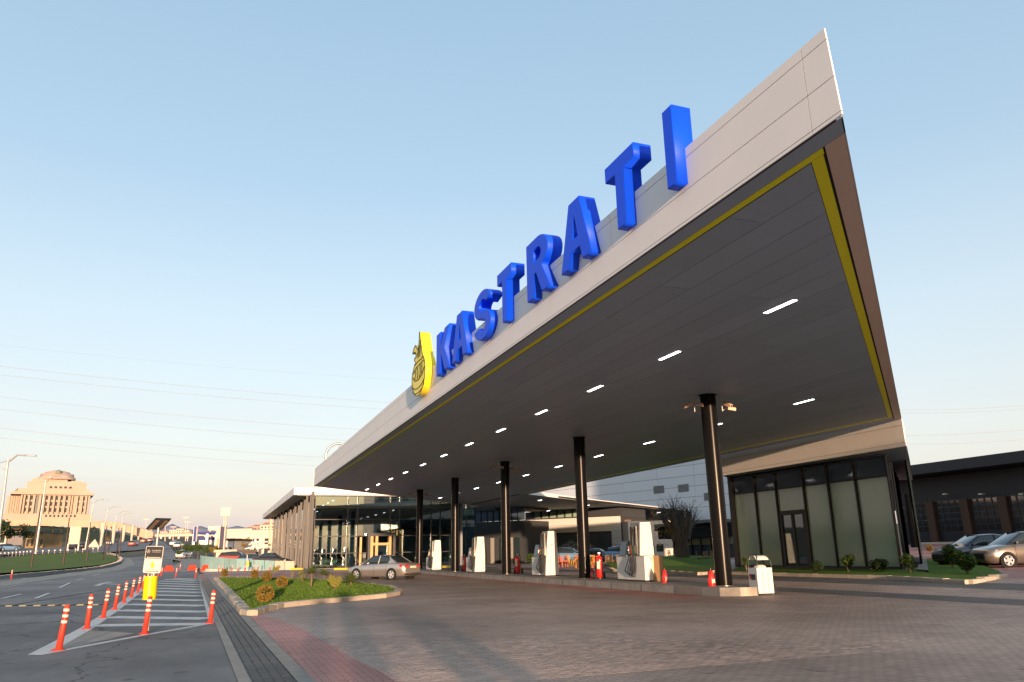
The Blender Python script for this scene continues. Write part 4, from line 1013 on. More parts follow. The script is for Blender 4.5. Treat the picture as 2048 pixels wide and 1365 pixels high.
# ================================================================ PUMPS AND ISLAND FURNITURE
hose_m = mat('hose_black', (.02,.02,.02), .5)
noz_r = mat('nozzle_red', (.55,.04,.02), .4); noz_g = mat('nozzle_green', (.03,.20,.10), .4); sticker_m = mat('sticker', (.25,.28,.35), .5); noz_k = mat('nozzle_dark', (.05,.05,.05), .4); noz_w = mat('nozzle_chrome', (.7,.68,.62), .25, metal=.8)
def pump(first=False):
    t = thing('fuel_pump', 'fuel pump', 'fuel pump', (0,0,0))
    # tall tapered column, -Y panel white; hose bay on the west face
    def panel(y0, y1, m, name):
        b = MB(); b.loft([[(-.52,y,0.06),(.42,y,.06),(.44,y,1.0),(.22,y,2.3),(-.26,y,2.3),(-.26,y,1.6),(-.40,y,.9)] if False else
                          [(-.36,y,.06),(.40,y,.06),(.40,y,.75),(.30,y,2.3),(-.16,y,2.3),(-.30,y,.9)] for y in (y0,y1)], sm=False)
        return b.build(name, m, t, world=False)
    soft(panel(-.50,-.42, white_p, 'side_panel'), .015); panel(-.415,.25, pump_g, 'tower')
    MB().box(-.37,.41,-.51,1.35,0,.058).build('plinth', blk, t, world=False)
    soft(MB().box(-.38,.40,.27,1.33,.06,.98).build('cabinet', white_p, t, world=False), .015)
    MB().box(-.385,-.38,.30,1.30,.10,.92).build('cabinet_door', white_p, t, world=False)
    # display head, leaning
    b = MB(); b.loft([[(-.30,y,.985),(.25,y,.985),(.20,y,1.62),(-.18,y,1.62)] for y in (.62,1.24)], sm=False); hd = b.build('display_head', pump_g, t, world=False)
    b = MB(); b.loft([[(-.297,y,1.06),(-.195,y,1.58),(-.19,y,1.58),(-.29,y,1.06)] for y in (.68,1.18)], sm=False); 
    b2 = MB(); b2.add([(-.302,.67,1.04),(-.302,1.19,1.04),(-.200,1.19,1.59),(-.200,.67,1.59)], [(0,3,2,1)]); b2.build('display', dk_glass, hd, world=False)
    # hoses and nozzles
    for k in range(4):
        y = -.34+k*.14; m = (noz_k, noz_g, noz_r, noz_w)[k]
        MB().box(-.33,-.27,y-.035,y+.035,1.05,2.2).build('hose_channel', blk if k % 2 else noz_w, t, world=False)
        MB().tube([(-.34,y,2.18),(-.36,y,1.6),(-.42,y,1.1)],.016,5).build('hose_riser', hose_m, t, world=False)
        nb_ = MB(); nb_.box(-.47,-.33,y-.045,y+.045,1.10,1.42); nb_.tube([(-.40,y,1.38),(-.47,y,1.34),(-.50,y,1.22)],.018,5); nb_.build('nozzle', m, t, world=False)
        dr_ = .26+.07*k
        MB().tube([(-.42,y,1.2),(-.47,y+.05,.9),(-.50,y+.12+.08*k,.40),(-.48,y+.22+.05*k,dr_-.08),(-.44,y+.10,.16+.03*k),(-.40,y+.02,.5),(-.38,y,1.0)],.019,6).build('hose', hose_m, t, world=False)
    for k in range(4): MB().box(-.345,-.335,-.37+k*.14,-.31+k*.14,.96,1.03).build('grade_label', (black_l, MATS['nozzle_green'], MATS['nozzle_red'], yellow_s)[k], t, world=False)
    MB().box(-.04,.12,-.5105,-.5005,1.55,1.62).build('sticker', sticker_m, t, world=False)
    MB().box(-.13,.17,-.5105,-.5005,.30,.305).build('panel_joint', blk, t, world=False)
    MB().tube([(.34,-.3,2.0),(.50,-.35,1.4),(.54,-.3,.7),(.46,-.1,.35)],.019,6).build('hose', hose_m, t, world=False)
    return t
pr = pump()
pr.location = (16.75, 38.7, .276); pr['label'] = 'white fuel pump, second from the right, with thick black hoses'; pr['group'] = 'fuel pumps on the island'
TP = snapshot(pr)
for (y, lb) in ((50.6, 'white fuel pump, third from the right, between two black columns'), (61.4, 'farthest white fuel pump just behind the silver saloon')):
    copy_tree(pr, (16.75, y, .276), None, lb, tree=TP)
p4 = copy_tree(pr, (16.75, 29.0, .276), None, 'nearest fuel pump with tall pink lit panel and steel lower cabinet', tree=TP)
for c in kids(p4):
    if c.name.startswith(('side_panel','cabinet','plinth','tower')): 
        if c.name.startswith(('side_panel','tower')): bpy.data.objects.remove(c)
nm = lambda n_: n_
def panel2(y0, y1, m, name, z0, xs_):
    return MB().loft([[(xs_[0],y,z0),(xs_[1],y,z0),(xs_[3],y,2.35),(xs_[2],y,2.35)] for y in (y0,y1)], sm=False).build(name, m, p4, world=False)
soft(panel2(-.60,-.50, white_p, 'side_panel', 1.02, (-.32,.34,-.24,.24)), .012); panel2(-.495,.25, pump_g, 'tower', 1.02, (-.28,.34,-.22,.24))
soft(MB().box(-.38,.0,-1.0,.26,.06,1.0).build('cabinet', white_p, p4, world=False), .012)
soft(MB().box(.001,.46,-1.02,.26,.0,1.02).build('steel_cabinet', mat('bronze_steel', (.45,.27,.14), .35, metal=.8), p4, world=False), .012)
MB().box(-.37,0,-1.0,-.52,0,.058).build('plinth', blk, p4, world=False)
MB().box(-.12,.02,-1.01,-1.0,.9,.93).build('latch', blk, p4, world=False)
# wheeled extinguishers
def extinguisher():
    t = thing('wheeled_extinguisher', 'x', 'fire extinguisher', (0,0,0))
    ti = Vector((0,-.12,1)).normalized()
    b = MB(); P = []
    for k, (r, z) in enumerate(((.10,.02),(.15,.06),(.155,.12),(.155,.80),(.13,.90),(.06,.96),(.05,1.02))):
        c = Vector((0,-z*.10,z+.04)); P.append([(c.x+r*math.cos(a), c.y+r*math.sin(a), c.z) for a in [i*math.pi/9 for i in range(18)]])
    b.loft(P); b.build('cylinder', red_m, t, world=False)
    b = MB(); b.cyl((0,-.105,1.05),(0,-.11,1.15),.035,n=10); b.box(-.05,.05,-.15,-.07,1.13,1.16); b.build('valve', steel, t, world=False)
    for s in (-1,1):
        b = MB(); b.cyl((s*.20,.20,.15),(s*.26,.20,.15),.15,n=20); w_ = b.build('wheel', blk_r, t, world=False)
        MB().cyl((s*.262,.20,.15),(s*.268,.20,.15),.06,n=12).build('hub', steel_l, w_, world=False)
        MB().tube([(s*.14,.20,.15),(s*.14,.16,.6),(s*.13,.14,1.02),(s*.11,.18,1.12)],.014,5).build('handle_rail', blk, t, world=False)
    MB().cyl((-.25,.2,.15),(.25,.2,.15),.015,n=6).build('axle', blk, t, world=False)
    MB().tube([(0,-.1,1.1),(-.17,-.14,1.0),(-.2,-.1,.6),(-.17,0,.35),(-.1,.17,.5),(-.05,.19,.9)],.018,5).build('hose', blk_r, t, world=False)
    MB().add([(-.12,-.175,.45),(.02,-.205,.45),(.02,-.245,.78),(-.12,-.215,.78)],[(0,1,2,3)]).build('paper_label', refl_w, t, world=False)
    for s in (-1,): MB().cyl((0,-.02,0),(0,-.02,.06),.09,n=12).build('foot', blk, t, world=False)
    return t
e_ = extinguisher(); e_.location = (16.6, 32.45, .276); e_.rotation_euler.z = R(-22); e_.rotation_euler.x = 0; e_['group'] = 'wheeled fire extinguishers'
e_['label'] = 'red wheeled fire extinguisher left of the nearest pump'; TE = snapshot(e_)
for y, x, rz, lb in ((44.15,17.15,-35,'red wheeled fire extinguisher beside the third column'),(54.9,17.2,-35,'red wheeled fire extinguisher beside the fourth column'),(65.5,17.3,-30,'farthest red wheeled fire extinguisher beside the last column')):
    copy_tree(e_, (x, y, .276), R(rz), lb, tree=TE)
# small cones / hand extinguishers
def hand_ext(x, y, label, s=1.0):
    t = thing('hand_extinguisher', label, 'fire extinguisher', (x, y, .276), 0, 'small red extinguishers on the island')
    MB().lathe((0,0,0), [(.12*s,0),(.125*s,.03),(.115*s,.26*s),(.07*s,.44*s),(.045*s,.48*s)], 16).build('cylinder', red_m, t, world=False)
    MB().lathe((0,0,.0), [(.035*s,.46*s),(.03*s,.56*s)], 10).build('valve', blk, t, world=False)
    MB().tube([(0,0,.54*s),(-.1*s,-.02,.5*s),(-.15*s,-.03,.25*s)],.015,5).build('hose', blk_r, t, world=False)
    MB().box(-.05*s,.05*s,-.128*s,-.122*s,.10*s,.22*s).build('paper_label', refl_w, t, world=False)
hand_ext(16.5, 26.75, 'small red extinguisher right of the nearest pump', 1.0)
hand_ext(16.15, 23.2, 'dark red small extinguisher hiding behind the nearest column', 1.05)
hand_ext(16.75, 33.5, 'small red and white extinguisher at the foot of the second column', .85)
# litter bin at the head of the island
bq = onZ(1523, 1193, 0)
bn = thing('litter_bin', 'white litter bin with arched wire top and slotted sides', 'bin', (bq.x+.25, bq.y+.25, 0), R(-6))
soft(MB().box(-.30,.27,-.27,.27,.08,.88).build('body', white_p, bn, world=False), .012)
for s in (-1,1):
    for q in (-1,1): MB().box(s*.26-.02,s*.26+.02,q*.24-.02,q*.24+.02,0,.08).build('foot', blk, bn, world=False)
for r_ in range(8):
    for c in (-1,1): MB().box(c*.1-.045,c*.1+.045,-.274,-.269,.18+r_*.08,.195+r_*.08).build('slot', blk, bn, world=False)
MB().box(-.305,-.30,-.16,.2,.50,.68).build('plate', dk_glass, bn, world=False)
b = MB()
for s in (-1,1):
    P = [(s*.27, -.25,.88),(s*.25,-.25,1.08),(s*.20,-.20,1.22),(s*.14,-.08,1.30),(s*.14,.08,1.30),(s*.20,.20,1.22),(s*.25,.25,1.08),(s*.27,.25,.88)]
    b.tube(P,.014,6)
b.build('arch_frame', mat('green_frame', (.02,.06,.04), .4), bn, world=False)
b = MB(); P = []
for s in (-.25,.25): P.append([(s, .24*math.cos(R(a)), 1.02+.25*math.sin(R(a))) for a in range(25,156,13)])
b.loft(P, closed=False, caps=False); b.build('hood', white_p, bn, world=False)
MB().lathe((0,0,.88), [(.20,0),(.19,.05),(.1,.09)], 16).build('ash_dome', refl_w, bn, world=False)
# ================================================================ CARS
def car(name, paint, L=4.7, Wd=1.8, Hh=1.45, style='sedan', detail=True, glassm=None):
    t = thing(name, 'x', 'car', (0,0,0)); g = glassm or carglass; hw = Wd/2; k = L/4.7
    # x forward. stations: (x, halfwidth, zlow, zbelt)
    if style == 'sedan': st = [(-2.35,.66,.42,.78),(-2.28,.80,.28,.90),(-2.0,.87,.2,.98),(-1.45,.90,.18,1.0),(-.6,.90,.18,.96),(.4,.90,.18,.93),(1.05,.90,.18,.90),(1.6,.88,.18,.83),(2.05,.82,.2,.74),(2.28,.70,.27,.66),(2.35,.55,.36,.58)]
    elif style == 'suv': st = [(-2.35,.72,.45,.95),(-2.28,.84,.32,1.05),(-1.9,.90,.26,1.06),(-1.2,.92,.24,1.05),(0,.92,.24,1.02),(1.0,.92,.24,1.0),(1.6,.90,.25,.95),(2.1,.84,.28,.86),(2.3,.7,.34,.75)]
    else: st = [(-2.35,.70,.42,.88),(-2.28,.82,.28,.98),(-1.8,.88,.2,1.0),(-1.0,.90,.18,.99),(0,.90,.18,.97),(.9,.90,.18,.95),(1.5,.88,.18,.89),(2.0,.82,.2,.79),(2.25,.7,.27,.68),(2.35,.55,.36,.58)]
    rings = []
    for x, w_, zl, zb in st:
        w_ *= Wd/1.8; h = zb*Hh/1.45
        half = [(0,zl),(w_*.85,zl),(w_*.97,zl+.10),(w_,(zl+h)*.52),(w_*.985,h*.84),(w_*.93,h*.95),(w_*.80,h),(w_*.4,h+.015),(0,h+.02)]
        pts = [(x*k, a, z) for a, z in half]+[(x*k, -a, z) for a, z in reversed(half[1:-1])]
        rings.append(pts)
    b = MB(); b.loft(rings); body = b.build('body', paint, t, world=False)
    if style == 'sedan': gs = [(-1.66,.72,1.0,.70,1.0),(-.98,.76,.97,.56,1.38),(-.3,.76,.95,.60,1.44),(.35,.76,.93,.58,1.42),(1.18,.72,.90,.70,.905)]
    elif style == 'suv': gs = [(-2.22,.74,1.04,.70,1.06),(-1.95,.76,1.04,.62,1.52),(-.5,.78,1.02,.66,1.64),(.3,.78,1.0,.62,1.60),(1.15,.74,.98,.72,1.0)]
    else: gs = [(-2.1,.74,.98,.70,1.0),(-1.75,.74,.98,.56,1.34),(-.5,.76,.97,.62,1.46),(.3,.76,.95,.58,1.42),(1.3,.72,.91,.70,.92)]
    rg_ = []
    for x, w0, z0, w1_, z1 in gs:
        s = Hh/1.45; z1 = z1*(s if style != 'suv' else s*.92)
        w0 *= Wd/1.8; w1_ *= Wd/1.8; z0 *= s; z0 -= .04
        rg_.append([(x*k,w0,z0),(x*k,w0*.6+w1_*.4,z0*.55+z1*.45),(x*k,w1_+.01,z1-.035),(x*k,w1_*.8,z1),(x*k,-w1_*.8,z1),(x*k,-w1_-.01,z1-.035),(x*k,-(w0*.6+w1_*.4),z0*.55+z1*.45),(x*k,-w0,z0)])
    b = MB(); b.loft(rg_); gh = b.build('windows', g, t, world=False)
    # roof skin and pillars slightly proud
    b = MB(); e = .006
    if style == 'sedan':
        cpb = MB()
        for s in (1,-1):
            q_ = [Vector(r_[i] if s > 0 else r_[7-i])+Vector((0,s*.008,0)) for r_, i in ((rg_[0],0),(rg_[1],0),(rg_[1],1),(rg_[1],2),(rg_[0],2))]
            q_[1].x -= .0; q_[2].x -= .12; q_[3].x -= .02; cpb.add(q_, [(0,1,2,3,4)])
        cpb.build('rear_pillar', paint, t, world=False)
    rr = [[(r[2][0],r[2][1]+e,r[2][2]-.01),(r[3][0],r[3][1],r[3][2]+e),(r[3][0],0,r[3][2]+e*2.5),(r[4][0],r[4][1],r[4][2]+e),(r[5][0],r[5][1]-e,r[5][2]-.01)] for r in rg_[1:-1]]
    b.loft(rr, closed=False, caps=False); b.build('roof', paint, t, world=False)
    for s in (1,-1):
        def pt(r, i): p = Vector(r[i] if s > 0 else r[7-i]); p.y += s*e; return p
        b = MB()
        for (ra, rb, wd) in ((rg_[0],rg_[1],.10),(rg_[-1],rg_[-2],.05)):
            a0, a2, a4 = pt(ra,0), pt(rb,2), pt(rb,1)
            b.tube([a0, (a0+a2)/2+Vector((0,s*.015,0)), a2], wd*.32, 5)
        m0 = (rg_[2][0][0]+.06); b.tube([(m0, s*rg_[2][0][1]*1.0, rg_[2][0][2]+.02),(m0-.02, s*(rg_[2][1][1]), rg_[2][1][2]),(m0-.05, s*(rg_[2][2][1]), rg_[2][2][2])], .035, 5)
        b.build('pillar', blk if style != 'sedan' else paint, t, world=False)
    wr = .33 if style != 'suv' else .37; wx = (-1.40*k, 1.42*k)
    for x in wx:
        for s in (1,-1):
            MB().cyl((x, s*(hw-.05), wr),(x, s*(hw+.004), wr), wr+.065, n=26).build('wheel_arch', blk_r, t, world=False)
            b = MB(); b.lathe((0,0,0), [(wr*.62,-.10),(wr*.97,-.10),(wr,-.07),(wr,.07),(wr*.97,.10),(wr*.62,.10)], 26)
            b.v = [(x+a, s*(hw-.09)+c_*1.0, wr+b_) for a, b_, c_ in b.v]; wh = b.build('wheel', blk_r, t, world=False)
            b = MB(); yo = s*(hw+.012); 
            for q in range(5 if detail else 5):
                a = q*2*math.pi/5; u = Vector((math.cos(a),0,math.sin(a))); v = Vector((-math.sin(a),0,math.cos(a))); c = Vector((x,yo,wr))
                P = [c+u*.05+v*.045, c+u*wr*.64+v*.06, c+u*wr*.64-v*.06, c+u*.05-v*.045]; P2_ = [p+Vector((0,-s*.04,0)) for p in P]
                b.add(P+P2_, [(0,1,2,3),(7,6,5,4),(0,4,5,1),(1,5,6,2),(2,6,7,3),(3,7,4,0)])
            b.cyl((x,yo-s*.04,wr),(x,yo+s*.004,wr),.06,n=12)
            b.tube([(x+math.cos(a)*wr*.66, yo-s*.01, wr+math.sin(a)*wr*.66) for a in [i*math.pi/12 for i in range(25)]], .018, 5)
            b.build('rim', hl_m, wh, world=False)
    xr, xf = -2.35*k, 2.35*k; s_ = Hh/1.45
    for s in (1,-1):
        b = MB()
        zt_ = .80*s_ if style != 'suv' else .95*s_
        b.loft([[(xr-.01+.0,s*.42,zt_-.10),(xr-.012,s*.42,zt_+.06),(xr+.02,s*.66*Wd/1.8,zt_+.07),(xr+.015,s*.68*Wd/1.8,zt_-.10)],[(xr+.10,s*.42,zt_-.10),(xr+.10,s*.42,zt_+.06),(xr+.38,s*(hw-.01),zt_+.09),(xr+.30,s*(hw+.004),zt_-.06)]], sm=True)
        b.build('tail_light', tail_r, t, world=False)
        b = MB(); b.loft([[(xf-.05,s*.40,.52*s_),(xf-.06,s*.40,.63*s_),(xf-.14,s*.66,.66*s_),(xf-.12,s*.68,.55*s_)],[(xf-.2,s*.40,.52*s_),(xf-.2,s*.40,.64*s_),(xf-.48,s*(hw-.05),.74*s_),(xf-.38,s*(hw-.03),.58*s_)]])
        b.build('headlight', hl_m, t, world=False)
        b = MB(); b.loft([[(1.0*k,s*(hw-.08),.93*s_),(1.0*k,s*(hw+.14),.93*s_),(1.0*k,s*(hw+.15),1.05*s_),(1.0*k,s*(hw-.02),1.04*s_)],[(.86*k,s*(hw-.08),.93*s_),(.86*k,s*(hw+.12),.94*s_),(.86*k,s*(hw+.12),1.04*s_),(.86*k,s*(hw-.02),1.03*s_)]]); b.build('mirror', paint, t, world=False)
        if detail:
            for x in (-.95*k,.0,.98*k): MB().box(x-.006,x+.006,s*(hw+.0),s*(hw+.004),.30,.86*s_).build('door_gap', blk, t, world=False)
            for x in (-.75*k,.25*k): MB().box(x-.11,x+.11,min(s*hw,s*(hw+.02)),max(s*hw,s*(hw+.02)),.76*s_,.785*s_).build('door_handle', paint, t, world=False)
    MB().box(xr-.025,xr+.05,-.26,.26,.56*s_+(0.1 if style == 'suv' else .12),.56*s_+.24).build('number_plate', refl_w, t, world=False)
    MB().box(xr-.03,xr+.2,-.70*Wd/1.8,.70*Wd/1.8,.30,.36).build('rear_valance', blk, t, world=False)
    MB().box(xf-.12,xf+.012,-.42,.42,.36*s_,.55*s_).build('grille', blk, t, world=False)
    b = MB(); b.tube([(xr+.15,-.72*Wd/1.8,.46),(xr-.03,-.6*Wd/1.8,.46),(xr-.05,0,.47),(xr-.03,.6*Wd/1.8,.46),(xr+.15,.72*Wd/1.8,.46)],.06,8); b.build('rear_bumper', paint, t, world=False)
    return t
def place_car(t, px, py, heading, label, group=None, off=.02, pos=None):
    p = pos or onG(px, py, 0); t.location = (p.x, p.y, gz(p.x, p.y)+off); t.rotation_euler.z = heading; t['label'] = label
    if group: t['group'] = group
    return t
c1 = car('parked_car', silver, 4.85, 1.83, 1.50)
# rear wheel near px 785,1160 ; front to the left & away
rw = onG(784, 1161); fwp = onG(737, 1158.5)
dirv = Vector((fwp.x-rw.x, fwp.y-rw.y, 0)); 
place_car(c1, 0, 0, 0, 'silver saloon driving away past the near lawn towards the pumps')
hd_ = math.atan2(.80, -.60)
c1.location = (rw.x+math.cos(hd_)*1.45+math.sin(hd_)*.82, rw.y+math.sin(hd_)*1.45-math.cos(hd_)*.82, gz(rw.x,rw.y)+.01); c1.rotation_euler.z = hd_
c1.name = 'silver_car'
# right parked car: front wheel at px 2020,1136
fw_ = onG(2021, 1137)
c2 = car('parked_car', greige, 4.4, 1.8, 1.62, 'hatch')
h2 = math.atan2(.36, -.93)-0.0
h2 = math.atan2(RH.y*-1, RH.x*-1)+.05
c2.location = (fw_.x-math.cos(h2)*1.33+math.sin(h2)*.9, fw_.y-math.sin(h2)*1.33-math.cos(h2)*.9, gz(fw_.x,fw_.y)+.01); c2.rotation_euler.z = h2
c2['label'] = 'grey gold hatchback parked nose in at the right edge'
c3 = car('parked_car', silver, 4.4, 1.8, 1.55, 'hatch', detail=False); o_ = Vector((-math.sin(h2), math.cos(h2), 0))
c3.location = c2.location - o_*2.6 + Vector((math.cos(h2), math.sin(h2), 0))*.35; c3.rotation_euler.z = h2; c3['label'] = 'dark blue grey car parked beyond the grey gold hatchback'
for c in kids(c3):
    if c.data.materials[0] == silver: c.data.materials[0] = mat('slate_paint', (.10,.10,.13), .3, metal=.6, coat=.6) if 'slate_paint' not in MATS else MATS['slate_paint']
whitep = mat('white_paint', (.72,.72,.72), .3, coat=.6); redp = mat('dark_red_paint', (.30,.05,.04), .35, coat=.5); orp = mat('orange_paint', (.55,.16,.06), .4, coat=.4); bluep = mat('pale_blue_paint', (.20,.36,.55), .3, metal=.4, coat=.5); goldp = mat('champagne_paint', (.55,.42,.25), .35, metal=.4, coat=.5); blkp = mat('black_paint', (.02,.02,.025), .25, coat=.7); magp = mat('magenta_paint', (.30,.03,.09), .3, coat=.6)
away = math.atan2(1, -.12)
def far_car(px, py, paint, heading, label, style='hatch', dep=None, group='cars on the roads beyond', z=None, cg=None):
    t = car('car', paint, 4.3, 1.75, 1.48, style, detail=False, glassm=cg)
    p = onG(px, py) if dep is None else onD(px, py, dep)
    t.location = (p.x, p.y, (gz(p.x,p.y)+.06 if z is None else z)); t.rotation_euler.z = heading; t['label'] = label; t['group'] = group; return t
far_car(368, 1118.5, whitep, math.atan2(.95,.3), 'white hatchback leaving on the slip road beyond the bollards')
far_car(266, 1094, redp, math.atan2(1,.15), 'dark red car seen from behind on the highway')
far_car(288, 1087, orp, math.atan2(1,.1), 'orange red car farther along the highway')
far_car(300, 1086, redp, math.atan2(1,.1), 'small red car at the vanishing end of the highway')
far_car(237, 1086, blkp, math.atan2(-1,.1), 'oncoming dark car with bright headlights on the highway')
far_car(217, 1091, silver, math.atan2(-1,.1), 'oncoming silver car behind the dark poles')
far_car(150, 1100, blkp, math.atan2(1,-.9), 'black car turning beside the small pyramid')
far_car(15, 1103, bluep, math.atan2(.6,1), 'pale blue car at the left edge on the highway')
far_car(349, 1093, whitep, math.atan2(1,.2), 'white car parked by the roadside trees', dep=None)
far_car(357, 1098, silver, math.atan2(1,.2), 'silver car parked nearer beside the roadside trees')
# showroom and forecourt cars
IN = 'cars displayed in the showroom'
far_car(656, 1141, goldp, math.atan2(-.25,1), 'pale gold car displayed inside the showroom glass', 'sedan', 88, IN, G0+.03)
far_car(636, 1136, magp, math.atan2(-.3,1), 'magenta car inside the showroom behind the fins', 'suv', 93, IN, G0+.03)
far_car(672, 1130, blkp, math.atan2(-.9,.5), 'black car deeper inside the showroom', 'suv', 98, IN, G0+.03)
far_car(693, 1132, silver, math.atan2(-.9,.3), 'grey car beside the showroom entrance', 'suv', 101, IN, G0+.03)
HB = 'cars behind the hoarding'
far_car(474, 1120, redp, math.atan2(-.4,1), 'brown four wheel drive behind the hoarding', 'suv', 98, HB, .75)
far_car(510, 1122, bluep, math.atan2(-.3,1), 'blue car half hidden by the hoarding', 'hatch', 96, HB, .45)
far_car(543, 1124, blkp, math.atan2(-.3,1), 'black car against the hoarding near the fins', 'sedan', 94, HB, .55)
PB = 'pale cars behind the orange chairs'
far_car(1139, 1128, bluep, math.atan2(-1,.1)+.7, 'pale blue car parked before the poster, left one', 'hatch', 74, PB, .42)
far_car(1253, 1128, bluep, math.atan2(-1,.1)+.5, 'pale blue car parked behind the wicker chairs', 'hatch', 74, PB, .45)
far_car(1197, 1130, blkp, math.atan2(-1,.1)+.6, 'black car low behind the second column', 'sedan', 76, PB, .3)
far_car(90, 1086, blkp, math.atan2(1,-.1), 'dark car in the roadside car park behind the poles')
far_car(104, 1085, silver, math.atan2(1,-.1), 'grey car in the roadside car park behind the poles')
# ================================================================ PLANTS
def leafcloud(c, r, n, s, rnd=.5, shell=.0, zsq=1.0):
    b = MB()
    for _ in range(n):
        while 1:
            v = Vector((random.uniform(-1,1), random.uniform(-1,1), random.uniform(-1,1)))
            if shell <= v.length <= 1: break
        p = Vector((c[0]+v.x*r, c[1]+v.y*r, c[2]+v.z*r*zsq)); d = Vector((random.gauss(0,1),random.gauss(0,1),random.gauss(0,1))).normalized()
        e = d.orthogonal().normalized(); q = s*random.uniform(.6,1.4)
        b.add([p-d*q, p-e*q*.4, p+d*q, p+e*q*.4], [(0,1,2,3)])
    return b
def merge(bs):
    m = MB()
    for b in bs: m.add(b.v, b.f); 
    return m
def ball_shrub(px, py, diam_px, m, label):
    p = onG(px, py, .13); r = diam_px/2/1578*(p.dot(FH)); t = thing('ball_shrub', label, 'shrub', (p.x,p.y,gz(p.x,p.y)+.13), 0, 'clipped ball shrubs on the near lawn')
    leafcloud((0,0,r*.98), r, 900, .035, shell=.72).build('foliage', m, t, world=False)
    leafcloud((0,0,r*.98), r*.8, 300, .05).build('inner_foliage', leaf_d, t, world=False)
    MB().cyl((0,0,-.05),(0,0,r*.5),.03,n=6).build('stem', bark, t, world=False)
ball_shrub(529, 1206, 35, leaf_o, 'largest orange green ball shrub nearest on the lawn')
ball_shrub(563, 1176, 24, leaf_o, 'orange ball shrub behind the largest one')
ball_shrub(533, 1164, 21, leaf_o, 'olive brown ball shrub in the middle of the lawn row')
ball_shrub(509, 1157, 17, leaf_o, 'orange ball shrub at the back edge of the lawn')
ball_shrub(449, 1154, 16, leaf_o, 'leftmost ball shrub at the far corner of the lawn')
def palm(px, py, hpx, lpx, label, trunk=.5, n=48, m=palm_g):
    lpx *= 1.75; hpx *= 1.15
    p = onG(px, py, .13); sc = p.dot(FH)/1578; th = hpx*sc; L = lpx*sc
    t = thing('small_palm', label, 'palm', (p.x,p.y,gz(p.x,p.y)+.13), 0, 'young palms on the near lawn')
    MB().tube([(0,0,-.1),(.01,0,th*.5),(0,0,th)],.05,7,rads=[.06,.045,.06]).build('trunk', bark, t, world=False)
    b = MB()
    for i in range(n):
        a = i*2.4+random.uniform(-.2,.2); el = random.uniform(.15,1.25); u = Vector((math.cos(a)*math.cos(el), math.sin(a)*math.cos(el), math.sin(el))); side = u.cross(Vector((0,0,1))).normalized()
        pts = []
        for k in range(7): s = k/6; pts.append(Vector((0,0,th))+u*L*s+Vector((0,0,-.55*L*s*s)))
        for k in range(6):
            q, r_ = pts[k], pts[k+1]; w_ = .12*L*(1-k/7.5)+.02
            for sg in (-1,1): b.add([q, q+(r_-q)*.25, r_+side*sg*w_+(r_-q)*.8-Vector((0,0,w_*.3))], [(0,1,2)]); b.add([(q+r_)/2, (q+r_)/2+(r_-q)*.25, r_+side*sg*w_+(r_-q)*1.2-Vector((0,0,w_*.3))], [(0,1,2)])
    b.build('fronds', m, t, world=False)
palm(622, 1174, 22, 22, 'slender young palm with orange trunk on the near lawn')
palm(701, 1170, 5, 26, 'low spreading palm at the right end of the near lawn')
palm(648, 1160, 8, 17, 'short palm behind the slender palm')
def bush(px, py, wpx, hpx, m, label, n=700, s=.05, group='loose bushes', off=.13, stems=5, m2=None):
    p = onG(px, py, off); sc = p.dot(FH)/1578; w_, h = wpx*sc/2, hpx*sc
    t = thing('bush', label, 'bush', (p.x,p.y,gz(p.x,p.y)+off), 0, group)
    bs = []
    b = MB()
    for i in range(stems):
        a = random.uniform(0,6.28); e = Vector((math.cos(a)*w_*.6, math.sin(a)*w_*.6, h*random.uniform(.6,.95)))
        b.tube([(0,0,-.05), e*.5+Vector((0,0,h*.1)), e],.012,4,rads=[.02,.012,.006]); bs.append(leafcloud(tuple(e*.85), w_*.5, n//stems, s, zsq=.9)); bs.append(leafcloud(tuple(e*.45+Vector((0,0,h*.08))), w_*.45, n//stems//2, s, zsq=.9))
    b.build('stems', bark, t, world=False); merge(bs).build('foliage', m, t, world=False)
    if m2: leafcloud((0,0,h*.45), w_*.7, n//2, s, zsq=h/w_/2).build('inner_foliage', m2, t, world=False)
bush(669, 1181, 30, 30, leaf_y, 'pale loose bush near the kerb of the near lawn', 500, .045)
bush(605, 1164, 20, 22, leaf_y, 'thin pale bush left of the slender palm', 160, .04)
bush(552, 1149, 18, 18, leaf_y, 'yellow green bush at the back of the near lawn', 260, .05)
bush(584, 1160, 8, 18, leaf_y, 'tiny bare sapling on the near lawn', 30, .04)
KG = 'shrubs in front of the glass kiosk'
bush(1697, 1143, 30, 42, leaf_g, 'tall loose green shrub before the middle kiosk panes', 900, .05, KG, m2=leaf_d)
bush(1760, 1144, 40, 22, leaf_d, 'low spiky dark shrub before the right kiosk panes', 800, .07, KG)
bush(1822, 1146, 36, 38, leaf_g, 'bushy green shrub at the right corner of the kiosk', 1000, .05, KG, m2=leaf_d)
bush(1493, 1142, 14, 30, leaf_g, 'small shrub at the left end of the kiosk glass', 300, .05, KG)
bush(1936, 1148, 44, 48, leaf_g, 'big dark hedge bush on the lawn right of the kiosk', 1800, .05, KG, m2=leaf_d)
bush(1905, 1136, 44, 44, leaf_g, 'broad hedge bush behind the big dark one', 1500, .05, KG, m2=leaf_d)
bush(1945, 1124, 40, 34, leaf_g, 'hedge bush farthest back beside the parked cars', 1200, .05, KG, m2=leaf_d)
bush(1068, 1128, 34, 18, leaf_g, 'low green bush by the poster wall', 500, .1, 'bushes by the service wall', .3)
bush(1170, 1140, 60, 26, leaf_o, 'straggly orange lit shrubs before the orange chairs', 500, .07, 'bushes by the service wall', .3)
